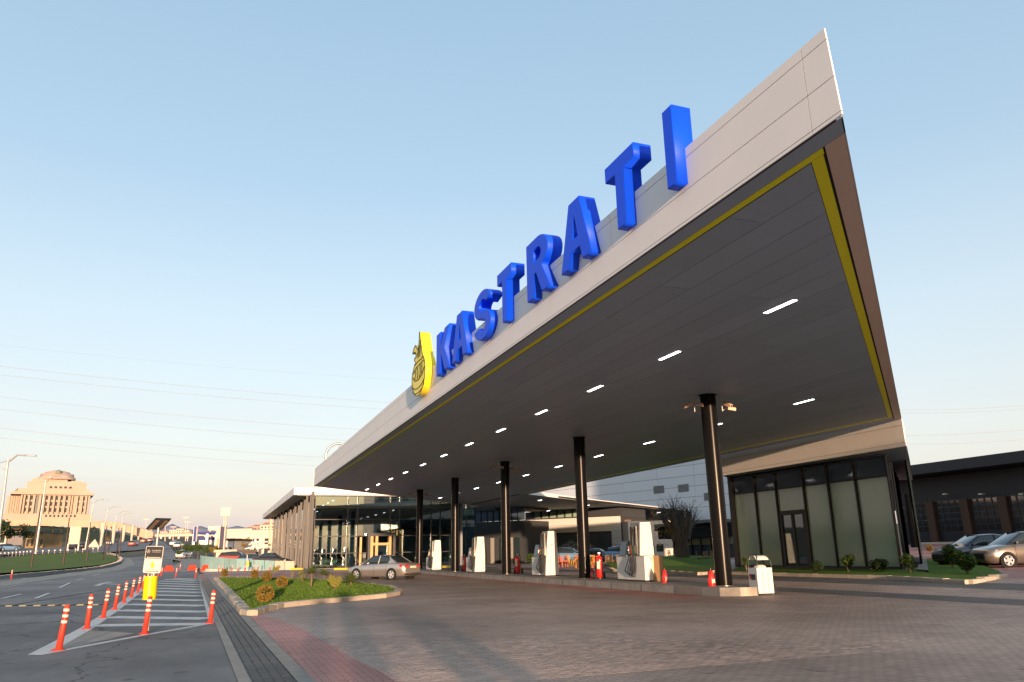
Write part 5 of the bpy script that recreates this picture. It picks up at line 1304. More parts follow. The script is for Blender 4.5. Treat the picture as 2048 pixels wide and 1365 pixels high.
def ball2(px, py, dpx, m, lb):
    p = onG(px, py, .13); r = dpx/2*p.dot(FH)/1578; t = thing('ball_shrub', lb, 'shrub', (p.x,p.y,gz(p.x,p.y)+.13), 0, 'ball shrubs by the kiosk')
    leafcloud((0,0,r), r, 1100, .035, shell=.6).build('foliage', m, t, world=False); leafcloud((0,0,r), r*.75, 200, .05).build('inner_foliage', leaf_d, t, world=False)
ball2(1636, 1146, 24, leaf_d, 'round dark shrub beside the kiosk door'); ball2(1860, 1104, 14, leaf_o, 'small orange ball shrub by the garage paving')
# olive tree
oq = onG(1366, 1121, .3); sc = oq.dot(FH)/1578
ot = thing('olive_tree', 'old pollarded olive tree with gnarled trunk and sparse twigs', 'tree', (oq.x, oq.y, gz(oq.x,oq.y)+.75))
TH = 46*sc
b = MB(); rings = []
for k in range(9):
    s = k/8; r = (.82-.35*s+.25*(s**3)*1.6)*17*sc*1.05; P = []
    for i in range(28):
        a = i*2*math.pi/28; rr = r*(1+.10*math.sin(5*a+s*3)+.07*math.sin(9*a-s*5)+random.uniform(-.03,.03)); P.append((math.cos(a)*rr, math.sin(a)*rr, s*TH-.5))
    rings.append(P)
b.loft(rings); b.build('trunk', bark_d, ot, world=False)
for i, (dx, dz) in enumerate(((-34,34),(-22,48),(-8,52),(4,44),(16,46),(30,30),(-14,30),(24,18))):
    e = RH*(dx*sc)+Vector((0,0,TH-.5+dz*sc))+FH*random.uniform(-.8,.8); s0 = RH*(dx*.25*sc)+Vector((0,0,TH*.8-.3))
    mid = (s0+e)/2+Vector((0,0,.25))
    b = MB(); b.tube([s0, mid, e], .1, 8, rads=[.42,.28,.19]); lb_ = b.build('limb', bark_d, ot, world=False)
    tw = MB()
    for q in range(24):
        d = Vector((random.gauss(0,.6),random.gauss(0,.6),abs(random.gauss(.6,.5)))).normalized()*random.uniform(.5,1.6)
        m1 = e+d*.5+Vector((random.uniform(-.1,.1),)*3); tw.tube([e, m1, e+d],.012,3,rads=[.02,.013,.004])
        for z in range(5):
            p = e+d*random.uniform(.3,1); dd = Vector((random.gauss(0,1),random.gauss(0,1),random.gauss(0,1))).normalized()*.09; o_ = dd.orthogonal().normalized()*.02; tw.add([p-dd,p+o_,p+dd,p-o_],[(0,1,2,3)])
    tw.build('twigs', bark_d, lb_, world=False)
leafcloud((RH*(-40*sc)+Vector((0,0,TH+.2)))[:], .9, 240, .07, zsq=1.8).build('foliage', leaf_o, ot, world=False)
leafcloud((RH*(-20*sc)+Vector((0,0,TH-.1)))[:], .55, 260, .08, zsq=.5).build('foliage', leaf_o, ot, world=False)
# ================================================================ BOLLARDS AND SIGN ON THE LEFT
def bollard_proto(h=.75):
    t = thing('bollard', 'x', 'bollard', (0,0,0))
    MB().lathe((0,0,0), [(.11,0),(.10,.02),(.055,.04),(.048,.5*h/.75),(.046,h-.02),(.035,h)], 16).build('post', red_dull, t, world=False)
    MB().lathe((0,0,0), [(.12,0),(.12,.012),(.06,.03)], 16).build('base', red_dull, t, world=False)
    for k in range(3): MB().lathe((0,0,0), [(.0505,h*(.60+.13*k)),(.0505,h*(.66+.13*k))], 16).build('reflective_band', refl_w, t, world=False)
    return t
bp = bollard_proto(); TB = snapshot(bp)
BG = 'red and white bollards round the hatched island'
bl = [(116.6,1302.5,'nearest bollard, at the front tip of the hatched island'),(173.5,1259,'second bollard of the left row of the hatched island'),(206,1237.4,'third bollard of the left row'),(229,1221,'fourth bollard of the left row'),(247.4,1207,'fifth bollard of the left row'),(262,1196.6,'sixth bollard of the left row'),(275,1187.5,'seventh bollard of the left row beside the yellow drum'),(284,1180,'eighth bollard of the left row behind the sign'),(293,1173,'ninth bollard of the left row behind the sign'),(301,1167,'tenth bollard of the left row behind the sign'),(307,1162,'eleventh bollard of the left row, mostly hidden by the sign'),(288.6,1270,'bollard standing in front of the sign pole'),(420,1248,'bollard at the right corner of the hatched island beside the drain'),(351,1156.3,'bollard in the middle of the far edge of the island'),(390.6,1157,'bollard at the far end beside the drain'),(316,1156,'bollard at the far left corner of the island'),(322,1154,'second bollard at the far left corner of the island'),(21.8,1159.5,'lone bollard beside the left verge')]
for i, (a, b_, lb) in enumerate(bl):
    p = onG(a, b_); o = bp if i == 0 else copy_tree(bp, tree=TB)
    o.location = (p.x, p.y, gz(p.x,p.y)+.008); o.rotation_euler = (R(random.uniform(-2,2)), R(random.uniform(1.0,4.5)), random.uniform(0,6)*0); o['label'] = 'red '+lb; o['group'] = BG
sbp = [(359,1143,'leftmost small bollard before the hoarding'),(436.6,1145.5,'third small bollard before the teal hoarding'),(443.6,1145.5,'fourth small bollard before the teal hoarding'),(463,1145.5,'fifth small bollard before the teal hoarding'),(475,1145.5,'sixth small bollard before the grey hoarding'),(489,1145.5,'seventh small bollard left of the yellow post'),(507,1144,'eighth small bollard right of the yellow post'),(515,1144,'ninth small bollard before the beige hoarding'),(539,1144,'last small bollard before the copper fins')]
for a, b_, lb in sbp:
    p = onG(a, b_); o = copy_tree(bp, (p.x,p.y,gz(p.x,p.y)), 0, 'red '+lb, 'small bollards before the hoarding', tree=TB)
def block(px, py, lb):
    p = onG(px, py); t = thing('barrier_block', lb, 'barrier', (p.x,p.y,gz(p.x,p.y)), .3, 'red plastic barrier blocks')
    soft(MB().prism([(-.5,-.2),(.5,-.2),(.5,.2),(-.5,.2)], 0, .25).build('base', red_dull, t, world=False), .03)
    MB().loft([[(-.4,-.1,.25),(.4,-.1,.25),(.4,.1,.25),(-.4,.1,.25)],[(-.3,-.06,.6),(.3,-.06,.6),(.3,.06,.6),(-.3,.06,.6)]], sm=False).build('upper', red_dull, t, world=False)
block(337, 1144, 'red plastic barrier block left of the far bollards'); block(384, 1142.5, 'red plastic barrier block by the drain end'); block(411, 1142, 'red plastic barrier block at the left end of the hoarding'); block(45, 1500, 'x') if False else None
# solar sign pole
sp_ = onG(295.5, 1263); D = sp_.dot(FH); SCL = D/1578
sg = thing('direction_sign', 'direction sign on a pole with solar panel, black upper and white lower board', 'sign', (sp_.x,sp_.y,0))
lean = Vector((.03,.0,0))
def sgp(px, py, off=0.0):
    d = ray(px, py); k = (D+off)/d.dot(FH); return C0+d*k
MB().cyl((sp_.x,sp_.y,0), sgp(317,1056,.05), .022, n=10).build('pole', steel_l, sg)
UL, UR, LR, LL = sgp(293,1092.4), sgp(327.8,1093), sgp(324,1147.6), sgp(287.4,1146)
Ub = (UR-UL).normalized(); Vb = ((UL-LL).normalized()); Vb = (Vb-Ub*Vb.dot(Ub)).normalized(); Nb = Ub.cross(Vb).normalized()
if Nb.dot(FH) > 0: Nb = -Nb
W_, H_ = (UR-UL).length, (UL-LL).length; O = LL-Nb*.03*-1
def rr(x0,x1,y0,y1,r): 
    P = []
    for cx,cy,a0 in ((x1-r,y0+r,-90),(x1-r,y1-r,0),(x0+r,y1-r,90),(x0+r,y0+r,180)):
        P += [(cx+r*math.cos(R(a0+k*30)), cy+r*math.sin(R(a0+k*30))) for k in range(4)]
    return P
O = LL+Nb*.03
sgray = mat('sign_rim', (.6,.55,.48), .5); swht = mat('sign_white', (.52,.50,.46), .5); sblk = mat('sign_black', (.02,.02,.02), .5)
MB().ext(rr(0,W_,0,H_,.035), O, Ub, Vb, Nb, .02).build('board', swht, sg)
MB().ext(rr(.012,W_-.012,H_*.535,H_-.012,.02), O+Nb*.02, Ub, Vb, Nb, .002).build('black_face', sblk, sg)
text('Mercedes-Benz', .034, swht, sg, O+Nb*.024+Ub*(W_*.62)+Vb*(H_*.84), Ub, Vb, 'lettering', .0006)
text('AUTOKORPORATA', .022, swht, sg, O+Nb*.024+Ub*(W_*.62)+Vb*(H_*.775), Ub, Vb, 'lettering', .0006)
b = MB(); cc = O+Nb*.024+Ub*(W_*.17)+Vb*(H_*.80); b.tube([cc+(Ub*math.cos(a)+Vb*math.sin(a))*.034 for a in [i*math.pi/12 for i in range(25)]], .004, 4)
for a in (90,210,330): b.cyl(cc, cc+(Ub*math.cos(R(a))+Vb*math.sin(R(a)))*.032, .006, .002, 4)
b.build('star_mark', swht, sg)
def arrow(y, s, m, L_=.8):
    x0, x1 = W_*.1, W_*.9
    pts = [(x0,y-.006),(x1-.03,y-.006),(x1-.03,y-.016),(x1,y),(x1-.03,y+.016),(x1-.03,y+.006),(x0,y+.006)]
    if s < 0: pts = [(W_-a, b_) for a, b_ in reversed(pts)]
    MB().ext(pts, O+Nb*.0225, Ub, Vb, Nb, .001).build('arrow', m, sg)
arrow(H_*.575, -1, swht); arrow(H_*.06, 1, sblk)
MB().ext([(W_*.5+.045*math.cos(R(a))*(1+.1*math.sin(R(a))), H_*.27+.055*math.sin(R(a))) for a in range(0,360,24)], O+Nb*.0225, Ub, Vb, Nb, .001).build('fruit_mark', yel_m, sg)
MB().ext([(W_*.45,H_*.34),(W_*.55,H_*.33),(W_*.50,H_*.40),(W_*.46,H_*.46),(W_*.44,H_*.40),(W_*.36,H_*.41),(W_*.42,H_*.37)], O+Nb*.0225, Ub, Vb, Nb, .001).build('fruit_mark', yel_m, sg)
text('KASTRATI', .042, mat('sign_blue', (.12,.12,.3), .5), sg, O+Nb*.0225+Ub*(W_*.5)+Vb*(H_*.135), Ub, Vb, 'lettering', .0006)
q = [sgp(310.5,1038.7,-.28), sgp(342,1039.6,-.28), sgp(323,1060.4,.28), sgp(291.4,1059,.28)]
nn = (q[1]-q[0]).cross(q[3]-q[0]).normalized()*.03
if nn.z < 0: nn = -nn
MB().add(q+[v+nn for v in q], [(0,1,2,3),(7,6,5,4),(0,4,5,1),(1,5,6,2),(2,6,7,3),(3,7,4,0)]).build('solar_panel', blk, sg)
def bil(u, v): return (q[0]*(1-u)+q[1]*u)*(1-v)+(q[3]*(1-u)+q[2]*u)*v
for u0, u1 in ((.10,.36),(.66,.90)):
    P = [bil(u0,.1)-nn*.2, bil(u1,.1)-nn*.2, bil(u1,.9)-nn*.2, bil(u0,.9)-nn*.2]; MB().add(P+[p-nn*.3 for p in P], [(0,1,2,3),(7,6,5,4),(0,4,5,1),(1,5,6,2),(2,6,7,3),(3,7,4,0)]).build('light_bar', gold, sg)
dmp = sgp(302,1153); dlo = sgp(298.5,1199.5)
yd = thing('marker_drum', 'bright yellow plastic sleeve round the foot of the sign pole', 'marker', tuple((dlo.x,dlo.y,0)))
MB().cyl(dlo, dmp, 12.5*SCL, 12.5*SCL, 24).build('sleeve', mat('signal_yellow', (.72,.56,.0), .4), yd)
# ================================================================ LAMPS, POLES, FENCES ON THE LEFT
def lamp(pb, pt, ph, dep, label, s=1.0):   # pixel of base, bend, head
    B, T, Hd = onD(*pb, dep), onD(*pt, dep), onD(*ph, dep-.3)
    t = thing('street_lamp', label, 'street lamp', tuple(B), 0, 'curved arm street lamps on the left')
    r = .11*s; MB().tube([B, (B+T)/2, T], r, 8, rads=[r*1.2, r, r*.75]).build('pole', steel_l, t)
    m1 = T.lerp(Hd, .5)+Vector((0,0,(Hd.z-T.z)*.28+.12)); MB().tube([T-Vector((0,0,.3)), m1, Hd], r*.6, 6).build('arm', steel_l, t)
    u = (Hd-m1).normalized(); sd_ = u.cross(Vector((0,0,1))).normalized(); v = sd_.cross(u); L_ = .95*s
    b = MB(); b.loft([[Hd+u*a+sd_*w_*p_+v*z_ for p_, z_ in ((-1,-.03),(1,-.03),(1,.05),(0,.1),(-1,.05))] for a, w_ in ((-.1,.08),(.2,.22*s),(.7*L_,.24*s),(L_,.10))]); b.build('lamp_head', hl_m, t)
    e = T-Vector((0,0,1.0*s)); f_ = e-RH*.9*s+Vector((0,0,.6*s)); MB().tube([e, f_, T-Vector((0,0,.15))], r*.4, 5).build('brace', steel_l, t)
lamp((-8,1108),(16.5,918),(52,911.5), 62, 'nearest tall street lamp at the left edge')
lamp((71,1108),(92,960),(122,954), 92, 'second street lamp in front of the palace')
lamp((170,1100),(188,1003),(208,999.5), 150, 'third street lamp right of the palace')
lamp((200,1095),(216,1018),(234,1014), 185, 'fourth street lamp along the highway')
lamp((222,1092),(234,1029),(254,1023), 230, 'fifth street lamp along the highway')
lamp((240,1090),(246,1031),(262,1027), 260, 'sixth and farthest curved street lamp')
dkp = mat('dark_pole', (.06,.035,.03), .6)
for i, (a, b0_, c, d_) in enumerate(((62,1137,80.5,1018),(126,1131,139,1036),(173,1126,181,1045),(207,1122,214,1052),(233,1117,238,1056),(238,1118,244,1056),(216,1110,222,1062),(196,1104,202,1060))):
    B = onG(a, b0_); dd = B.dot(FH); T = onD(c, d_, dd); lb = ['first','second','third','fourth','fifth','sixth','seventh','eighth'][i]
    t = thing('flag_pole', f'thin dark pole on the verge, {lb} from the left', 'pole', tuple(B), 0, 'thin dark poles on the verge')
    MB().cyl(B, T, .12, .07, 8).build('shaft', dkp, t)
    MB().cyl(B-Vector((0,0,.1)), B+Vector((0,0,.15)), .2, .2, 8).build('footing', concrete, t)
for i, (a, b0_, c, d_) in enumerate(((201,1092,206,1046),(225,1089,229,1050),(245,1087,249,1052),(262,1085,266,1052),(276,1083,279,1054),(290,1080,292,1058),(300,1078,302,1060))):
    B = onD(a, b0_, 200+i*40); T = onD(c, d_, 200+i*40)
    t = thing('banner_pole', f'pale banner pole by the highway, {["first","second","third","fourth","fifth","sixth","seventh"][i]} from the left', 'pole', tuple(B), 0, 'pale banner poles by the highway')
    MB().tube([B, (B+T)/2, T], .1, 6, rads=[.35,.5,.75]).build('shaft', beige_p, t)
# rail fence between verge and highway
fq = [onG(a, b_) for a, b_ in ((-60,1124),(0,1117),(60,1112),(120,1109),(165,1107),(205,1104))]
rf = thing('rail_fence', 'low white topped railing between verge and highway', 'fence', tuple(fq[0]))
b = MB(); b2 = MB(); wl = []
for a, c in zip(fq, fq[1:]):
    n = max(2, int((c-a).length/1.4))
    for i in range(n): wl.append(a.lerp(c, i/n))
pm = MB().box(-.07,.07,-.07,.07,0,.75).build('t', blk, None); PM = pm.data; bpy.data.objects.remove(pm)
cm_ = MB().box(-.11,.11,-.11,.11,.75,.92).build('t', refl_w, None); CM = cm_.data; bpy.data.objects.remove(cm_)
for i, p in enumerate(wl[:140]):
    z = gz(p.x,p.y)
    o = link('post', PM, rf); o.location = Vector((p.x,p.y,z))-rf.location; o = link('post_cap', CM, rf); o.location = Vector((p.x,p.y,z))-rf.location
for zz_ in (.25,.5): MB().tube([(p.x,p.y,gz(p.x,p.y)+zz_) for p in wl[::3]], .05, 4).build('rail', blk, rf)
# hoarding
hp = P2([(396,1141),(400,1140),(590,1142)])
hd = thing('hoarding', 'curved teal metal hoarding with beige panels at its right end', 'fence', (hp[1][0],hp[1][1],gz(*hp[1])))
hl_ = [(400,1111,1136,88),(404,1112,1137,87.5),(412,1113,1138,87),(419,1114,1138.5,86.6),(428,1114.5,1139,86.2),(438,1115,1140,85.9),(449,1116,1140,85.6),(459,1117,1140,85.3),(472,1118,1140,85),(490,1119,1140,84.7),(508,1120,1140.5,84.4),(529,1121,1140.5,84.1),(549,1122,1141,83.8),(569,1122.5,1141,83.5),(589,1123,1141,83.3)]
for i, (p0_, p1_) in enumerate(zip(hl_, hl_[1:])):
    a, c = onD(p0_[0], p0_[2], p0_[3]-4), onD(p1_[0], p1_[2], p1_[3]-4); at, ct = onD(p0_[0], p0_[1], p0_[3]-4), onD(p1_[0], p1_[1], p1_[3]-4)
    u = (c-a).normalized()*.03; n_ = Vector((-u.y,u.x,0)).normalized()*.05
    P = [a+u, c-u, ct-u, at+u]; MB().add(P+[p+n_ for p in P], [(0,1,2,3),(7,6,5,4),(0,4,5,1),(1,5,6,2),(2,6,7,3),(3,7,4,0)]).build('panel', beige_p if i >= 12 else turq, hd)
b = MB(); 
base = [onD(p[0], p[2]+1.5, p[3]-4.4) for p in hl_]
for a, c in zip(base, base[1:]):
    MB().loft([[a+Vector((0,-.2,-.3)), a+Vector((0,.3,-.3)), a+Vector((0,.3,.08)), a+Vector((0,-.2,.08))],[c+Vector((0,-.2,-.3)), c+Vector((0,.3,-.3)), c+Vector((0,.3,.08)), c+Vector((0,-.2,.08))]], sm=False).build('base_kerb', refl_w, hd)
pp_ = onD(493.5,1142,78); pt_ = onD(494.5,1110,78)
yp = thing('marker_post', 'thin post with a yellow sleeve in front of the hoarding', 'marker', tuple(pp_))
MB().cyl(pp_, pt_, .04).build('post', white_p, yp); MB().cyl(onD(496,1133,77.8), onD(496,1122,77.8), .11).build('sleeve', MATS['signal_yellow'], yp)
YK = 'yellow wheel stops before the showroom'
for i, (a, c, y_) in enumerate(((582,604,1141),(670,693,1141),(713,731,1141),(884,912,1137))):
    A_w, B_w = onG(a, y_), onG(c, y_); t = thing('wheel_stop', ['yellow wheel stop left of the palms','yellow wheel stop in front of the displayed gold car','yellow wheel stop beside the showroom entrance','yellow wheel stop behind the far pump'][i], 'wheel stop', tuple(A_w), 0, YK)
    u = (B_w-A_w); n_ = Vector((-u.y,u.x,0)).normalized()*.2; MB().loft([[p-n_, p-n_*.6+Vector((0,0,.22)), p+n_*.6+Vector((0,0,.22)), p+n_] for p in (A_w+Vector((0,0,.0)), B_w+Vector((0,0,.0)))], sm=False).build('body', paint_y, t)
# chairs and planters by the service wall
def chair(px, py, m, lb, group, dep=None, rz=None):
    p = onG(px, py); t = thing('chair', lb, 'chair', (p.x,p.y,gz(p.x,p.y)), rz if rz is not None else random.uniform(0,6), group)
    for a in (-1,1):
        for c in (-1,1): MB().box(a*.22-.025,a*.22+.025,c*.22-.025,c*.22+.025,0,.45 if c < 0 else .92).build('leg', m, t, world=False)
    MB().box(-.26,.26,-.26,.26,.451,.50).build('seat', m, t, world=False)
    for k in range(3): MB().box(-.24,.24,.2,.235,.58+k*.12,.65+k*.12).build('back_slat', m, t, world=False)
orc = mat('orange_plastic', (.80,.16,.05), .5); wic = mat('wicker', (.16,.10,.06), .8); woodc = mat('chair_wood', (.34,.22,.13), .7); yec = mat('yellow_plastic', (.70,.38,.04), .5)
CH = 'orange chairs behind the columns'
for i, (a, b_, m) in enumerate(((1117,1136,orc),(1128,1135,orc),(1138,1134,yec),(1150,1134,yec),(1158,1137,orc),(1186,1135,yec),(1192,1137,orc),(1166,1133,orc))):
    chair(a, b_, m, ('orange' if m is orc else 'yellow')+f' plastic chair, {["first","second","third","fourth","fifth","sixth","seventh","eighth"][i]} from the left behind the columns', CH)
for i, a in enumerate((1216,1228,1240,1252,1264)): chair(a, 1136-i*.3, wic, f'dark wicker chair, {["first","second","third","fourth","fifth"][i]} from the left behind the nearest pump', 'wicker chairs behind the nearest pump')
for i, (a, b_) in enumerate(((1356,1117),(1372,1119),(1388,1121),(1402,1122),(1418,1121),(1430,1119),(1344,1115))):
    p = onD(a, b_, 58); t0 = bpy.data.objects[-1]; 
    chair(a, b_+8, woodc, f'wooden slatted terrace chair, {["first","second","third","fourth","fifth","sixth","leftmost"][i]} of the row by the olive tree', 'wooden terrace chairs')
# ================================================================ FAR LEFT: PALACE, HILLS, ROADSIDE
PD = 420.0
def pz(px, py, dep=PD): return onD(px, py, dep)
hm = MB(); 
def hill(name, pts, dep, thick, m, foot=1092):
    b = MB(); rings = []
    for a, py in pts:
        T = onD(a, py, dep+thick*.5); F_ = onD(a, foot, dep); K_ = onD(a, foot, dep+thick)
        z0 = min(F_.z, T.z)-6
        rings.append([(F_.x,F_.y,F_.z-2),(F_.x*.55+T.x*.45,F_.y*.55+T.y*.45,F_.z*.35+T.z*.65),(T.x,T.y,T.z),(K_.x,K_.y,F_.z-3)])
    b.loft(rings, closed=False, caps=False); return b.build(name, m, None, kind='structure')
hill('green_hill', [(-260,1030),(-60,1032),(0,1036),(20,1044),(60,1050),(130,1055),(185,1055),(215,1060),(245,1068),(280,1076),(300,1082)], 300, 330, hillg, 1100)
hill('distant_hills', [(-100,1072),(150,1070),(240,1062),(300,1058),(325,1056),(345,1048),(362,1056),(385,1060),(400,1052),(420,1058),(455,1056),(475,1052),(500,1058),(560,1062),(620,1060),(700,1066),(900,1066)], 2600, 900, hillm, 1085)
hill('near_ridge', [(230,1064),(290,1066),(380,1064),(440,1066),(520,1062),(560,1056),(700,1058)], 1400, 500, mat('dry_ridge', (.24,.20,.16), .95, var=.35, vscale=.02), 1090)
pl = thing('palace_building', 'large ornate sand coloured palace with tall columns and stepped roof', 'building', tuple(pz(100,1056)))
QA = pz(24,1040); _c = pz(70,1040)-C0; PU = Vector((_c.y,-_c.x,0)).normalized(); PN = Vector((PU.y,-PU.x,0)); PN = -PN if PN.dot(FH) > 0 else PN
PU = Vector((PU.x,PU.y,0)).normalized()
def pu(px, py=1020):
    d = ray(px, py); k = (QA-C0).dot(PN)/d.dot(PN); p = C0+d*k; return (p-QA).dot(PU), p.z
def pbox(px0, px1, py0, py1, n0, n1, m, name, par=pl, ref=None):
    u0, _ = pu(px0); u1, _ = pu(px1); z0 = pu(100, py0)[1]; z1 = pu(100, py1)[1]
    P = [Vector((QA.x,QA.y,0))+PU*u+PN*nn for u, nn in ((u0,n0),(u1,n0),(u1,n1),(u0,n1))]
    return MB().prism([(p.x,p.y) for p in P], min(z0,z1), max(z0,z1)).build(name, m, par)
pbox(38,178,1028,990,-26,-1,stone_p,'main_block'); pbox(10,37.7,1032,992,-30,-5,stone_p,'left_wing')
pbox(8,186,1045,1028,-28,0,stone_p,'base_storey'); pbox(16,184,990,985,-28,1.2,stone_p,'cornice'); pbox(30,176,984.8,977,-24,-3,stone_p,'upper_storey')
pbox(46,168,976.8,962,-22,-6,stone_p,'set_back_storey'); pbox(56,128,962,955,-20,-8,stone_p,'stepped_roof'); 
pbox(136,158,962,958,-18,-9,stone_p,'stepped_roof')
pillar_px = [38,44,53,64,76,84,94,104,114.5,125,135,140,150,160,168,174]
for p in pillar_px: pbox(p,p+3.2,1028,991,-1,.6,stone_p,'pillar')
for p in (15,20,25,30,34): pbox(p,p+1.6,1031,992,-5,-4.4,stone_p,'pillar')
for r0,r1 in ((992,1000),(1004,1012),(1016,1024)):
    for p in (48,58.5,82-.6,89,99,109,119,129.5,153,163.5): pbox(p,p+3.4,r1,r0,-1,-.7,darkwin,'window')
for p in (69.5,169.5): pbox(p,p+4.5,1027,991,-1,-.6,mat('tall_glass', (.16,.17,.18), .2) if p < 100 else MATS['tall_glass'],'tall_window')
for k in range(8): pbox(92+k*8.2,95.6+k*8.2,1034.5,1030,0,.2,darkwin,'arched_window')
for k in range(5): pbox(93+k*10,98+k*10,975,971,-6,-5.7,darkwin,'window')
domes = mat('dome_green', (.18,.22,.14), .6)
b = MB(); p = Vector((QA.x,QA.y,0))+PU*pu(106)[0]-PN*14; b.lathe((p.x,p.y,pu(100,956)[1]), [(9.5,0),(9.5,1.2),(8.6,1.4),(8.4,3.2),(6.5,3.4),(6.2,4.3),(3,5.2),(.5,5.6)], 28); b.build('round_top', stone_p, pl)
for a, c in ((62,984),(80,983),(107,944.5),(166,983),(40,984),(30,984)):
    p = Vector((QA.x,QA.y,0))+PU*pu(a)[0]-PN*6; z = pu(100,c)[1]; MB().lathe((p.x,p.y,z), [(1.6,0),(1.5,.8),(.9,1.6),(.2,2.0)], 10).build('dome', domes, pl)
# retaining wall and terraces below the palace
t = thing('terrace_wall', 'long sandy retaining wall running down from the palace to the road', 'wall', tuple(onD(200,1060,360)))
for (a, yt, yb), (c, yt2, yb2) in zip(((20,1040,1052),(100,1040,1052),(200,1042,1056),(240,1046,1060),(262,1052,1068),(300,1062,1080)), ((100,1040,1052),(200,1042,1056),(240,1046,1060),(262,1052,1068),(300,1062,1080),(306,1064,1080))):
    A1, A2, B1, B2 = onD(a,yt,330), onD(c,yt2,330), onD(a,yb,330), onD(c,yb2,330); n_ = FH*2
    P = [B1,B2,A2,A1]; MB().add(P+[p+n_ for p in P], [(0,1,2,3),(7,6,5,4),(0,4,5,1),(1,5,6,2),(2,6,7,3),(3,7,4,0)]).build('wall_section', mat('sand_wall', (.46,.33,.24), .85, var=.12, vscale=.2) if 'sand_wall' not in MATS else MATS['sand_wall'], t)
def simple_tree(px, py, hpx, wpx, dep, label, m=leaf_g, n=500, group='trees on the left', s=None, name='tree'):
    B = onD(px, py, dep); sc = dep/1578; h, w_ = hpx*sc, wpx*sc/2; s = s or w_*.09
    t = thing(name, label, 'tree', tuple(B), 0, group)
    b = MB(); b.tube([(0,0,-.5),(0,0,h*.35),(w_*.1,0,h*.6)], .2, 6, rads=[h*.035,h*.025,h*.012])
    for k in range(4):
        a = k*1.6; b.tube([(0,0,h*.3),(math.cos(a)*w_*.4,math.sin(a)*w_*.4,h*.65)],.1,4,rads=[h*.015,h*.006])
    b.build('trunk', bark, t, world=False)
    bs = []
    for k in range(9):
        a = random.uniform(0,6.28); rr_ = random.uniform(.1,.6)*w_; bs.append(leafcloud((math.cos(a)*rr_, math.sin(a)*rr_, h*random.uniform(.45,.85)), w_*random.uniform(.3,.5), n//9, s, zsq=.8))
    merge(bs).build('crown', m, t, world=False)
for i, (a, b_, h, w_, d, m) in enumerate(((12,1092,50,60,170,leaf_d),(45,1090,40,44,180,leaf_d),(-20,1095,60,60,160,leaf_d),(105,1066,14,12,300,leaf_d),(122,1066,14,10,300,leaf_d),(142,1086,20,16,220,leaf_o),(188,1062,10,10,300,leaf_d),(223,1062,10,8,300,leaf_d),(214,1090,18,12,170,leaf_o))):
    simple_tree(a, b_, h, w_, d, ['big dark tree beside the highway under the palace','broad dark tree left of the sand coloured hedge','dark tree at the very left edge','small tree on the slope below the palace, left one','small tree on the slope below the palace, right one','reddish tree before the pale billboard','tiny tree above the terrace wall, left one','tiny tree above the terrace wall, right one','orange lit tree among the thin poles'][i], m, 700)
RT_ = 'roadside trees left of the hoarding'
for i, (a, b_, h, w_, m) in enumerate(((376,1108,18,34,leaf_g),(396,1112,24,30,leaf_g),(412,1115,26,30,leaf_g),(428,1116,26,26,leaf_o),(358,1112,10,20,leaf_g),(440,1112,22,20,leaf_g))):
    simple_tree(a, b_, h, w_, 130, f'bushy roadside tree, {["first","third","fourth","fifth","lowest","last"][i]} of the clump left of the hoarding', m, 700, RT_)
# palms of the far garden, billboard, pyramid marker
bb = thing('billboard', 'pale upright billboard standing by the highway', 'billboard', tuple(onD(148,1086,170)))
A1 = onD(137,1084,170); B1 = onD(158,1085,170); zt_ = onD(148,1054,170).z
u = (B1-A1); u.z = 0; n_ = Vector((u.y,-u.x,0)).normalized()*.3
MB().prism([(A1.x,A1.y),(B1.x,B1.y),(B1.x-n_.x,B1.y-n_.y),(A1.x-n_.x,A1.y-n_.y)], A1.z-.5, zt_).build('panel', mat('billboard_cream', (.72,.58,.38), .7), bb)
for p in (A1,B1): MB().cyl((p.x,p.y,p.z-3),(p.x,p.y,p.z-.4),.2,n=6).build('leg', steel_l, bb)
p_ = onD(188,1095,150); py_ = thing('pyramid_tent', 'small cream pyramid shaped tent top by the highway', 'tent', tuple(p_))
MB().add([(-1,-1,0),(1,-1,0),(1,1,0),(-1,1,0),(0,0,1.5)], [(0,1,4),(1,2,4),(2,3,4),(3,0,4),(3,2,1,0)]).build('tent_top', MATS['billboard_cream'], py_, world=False)
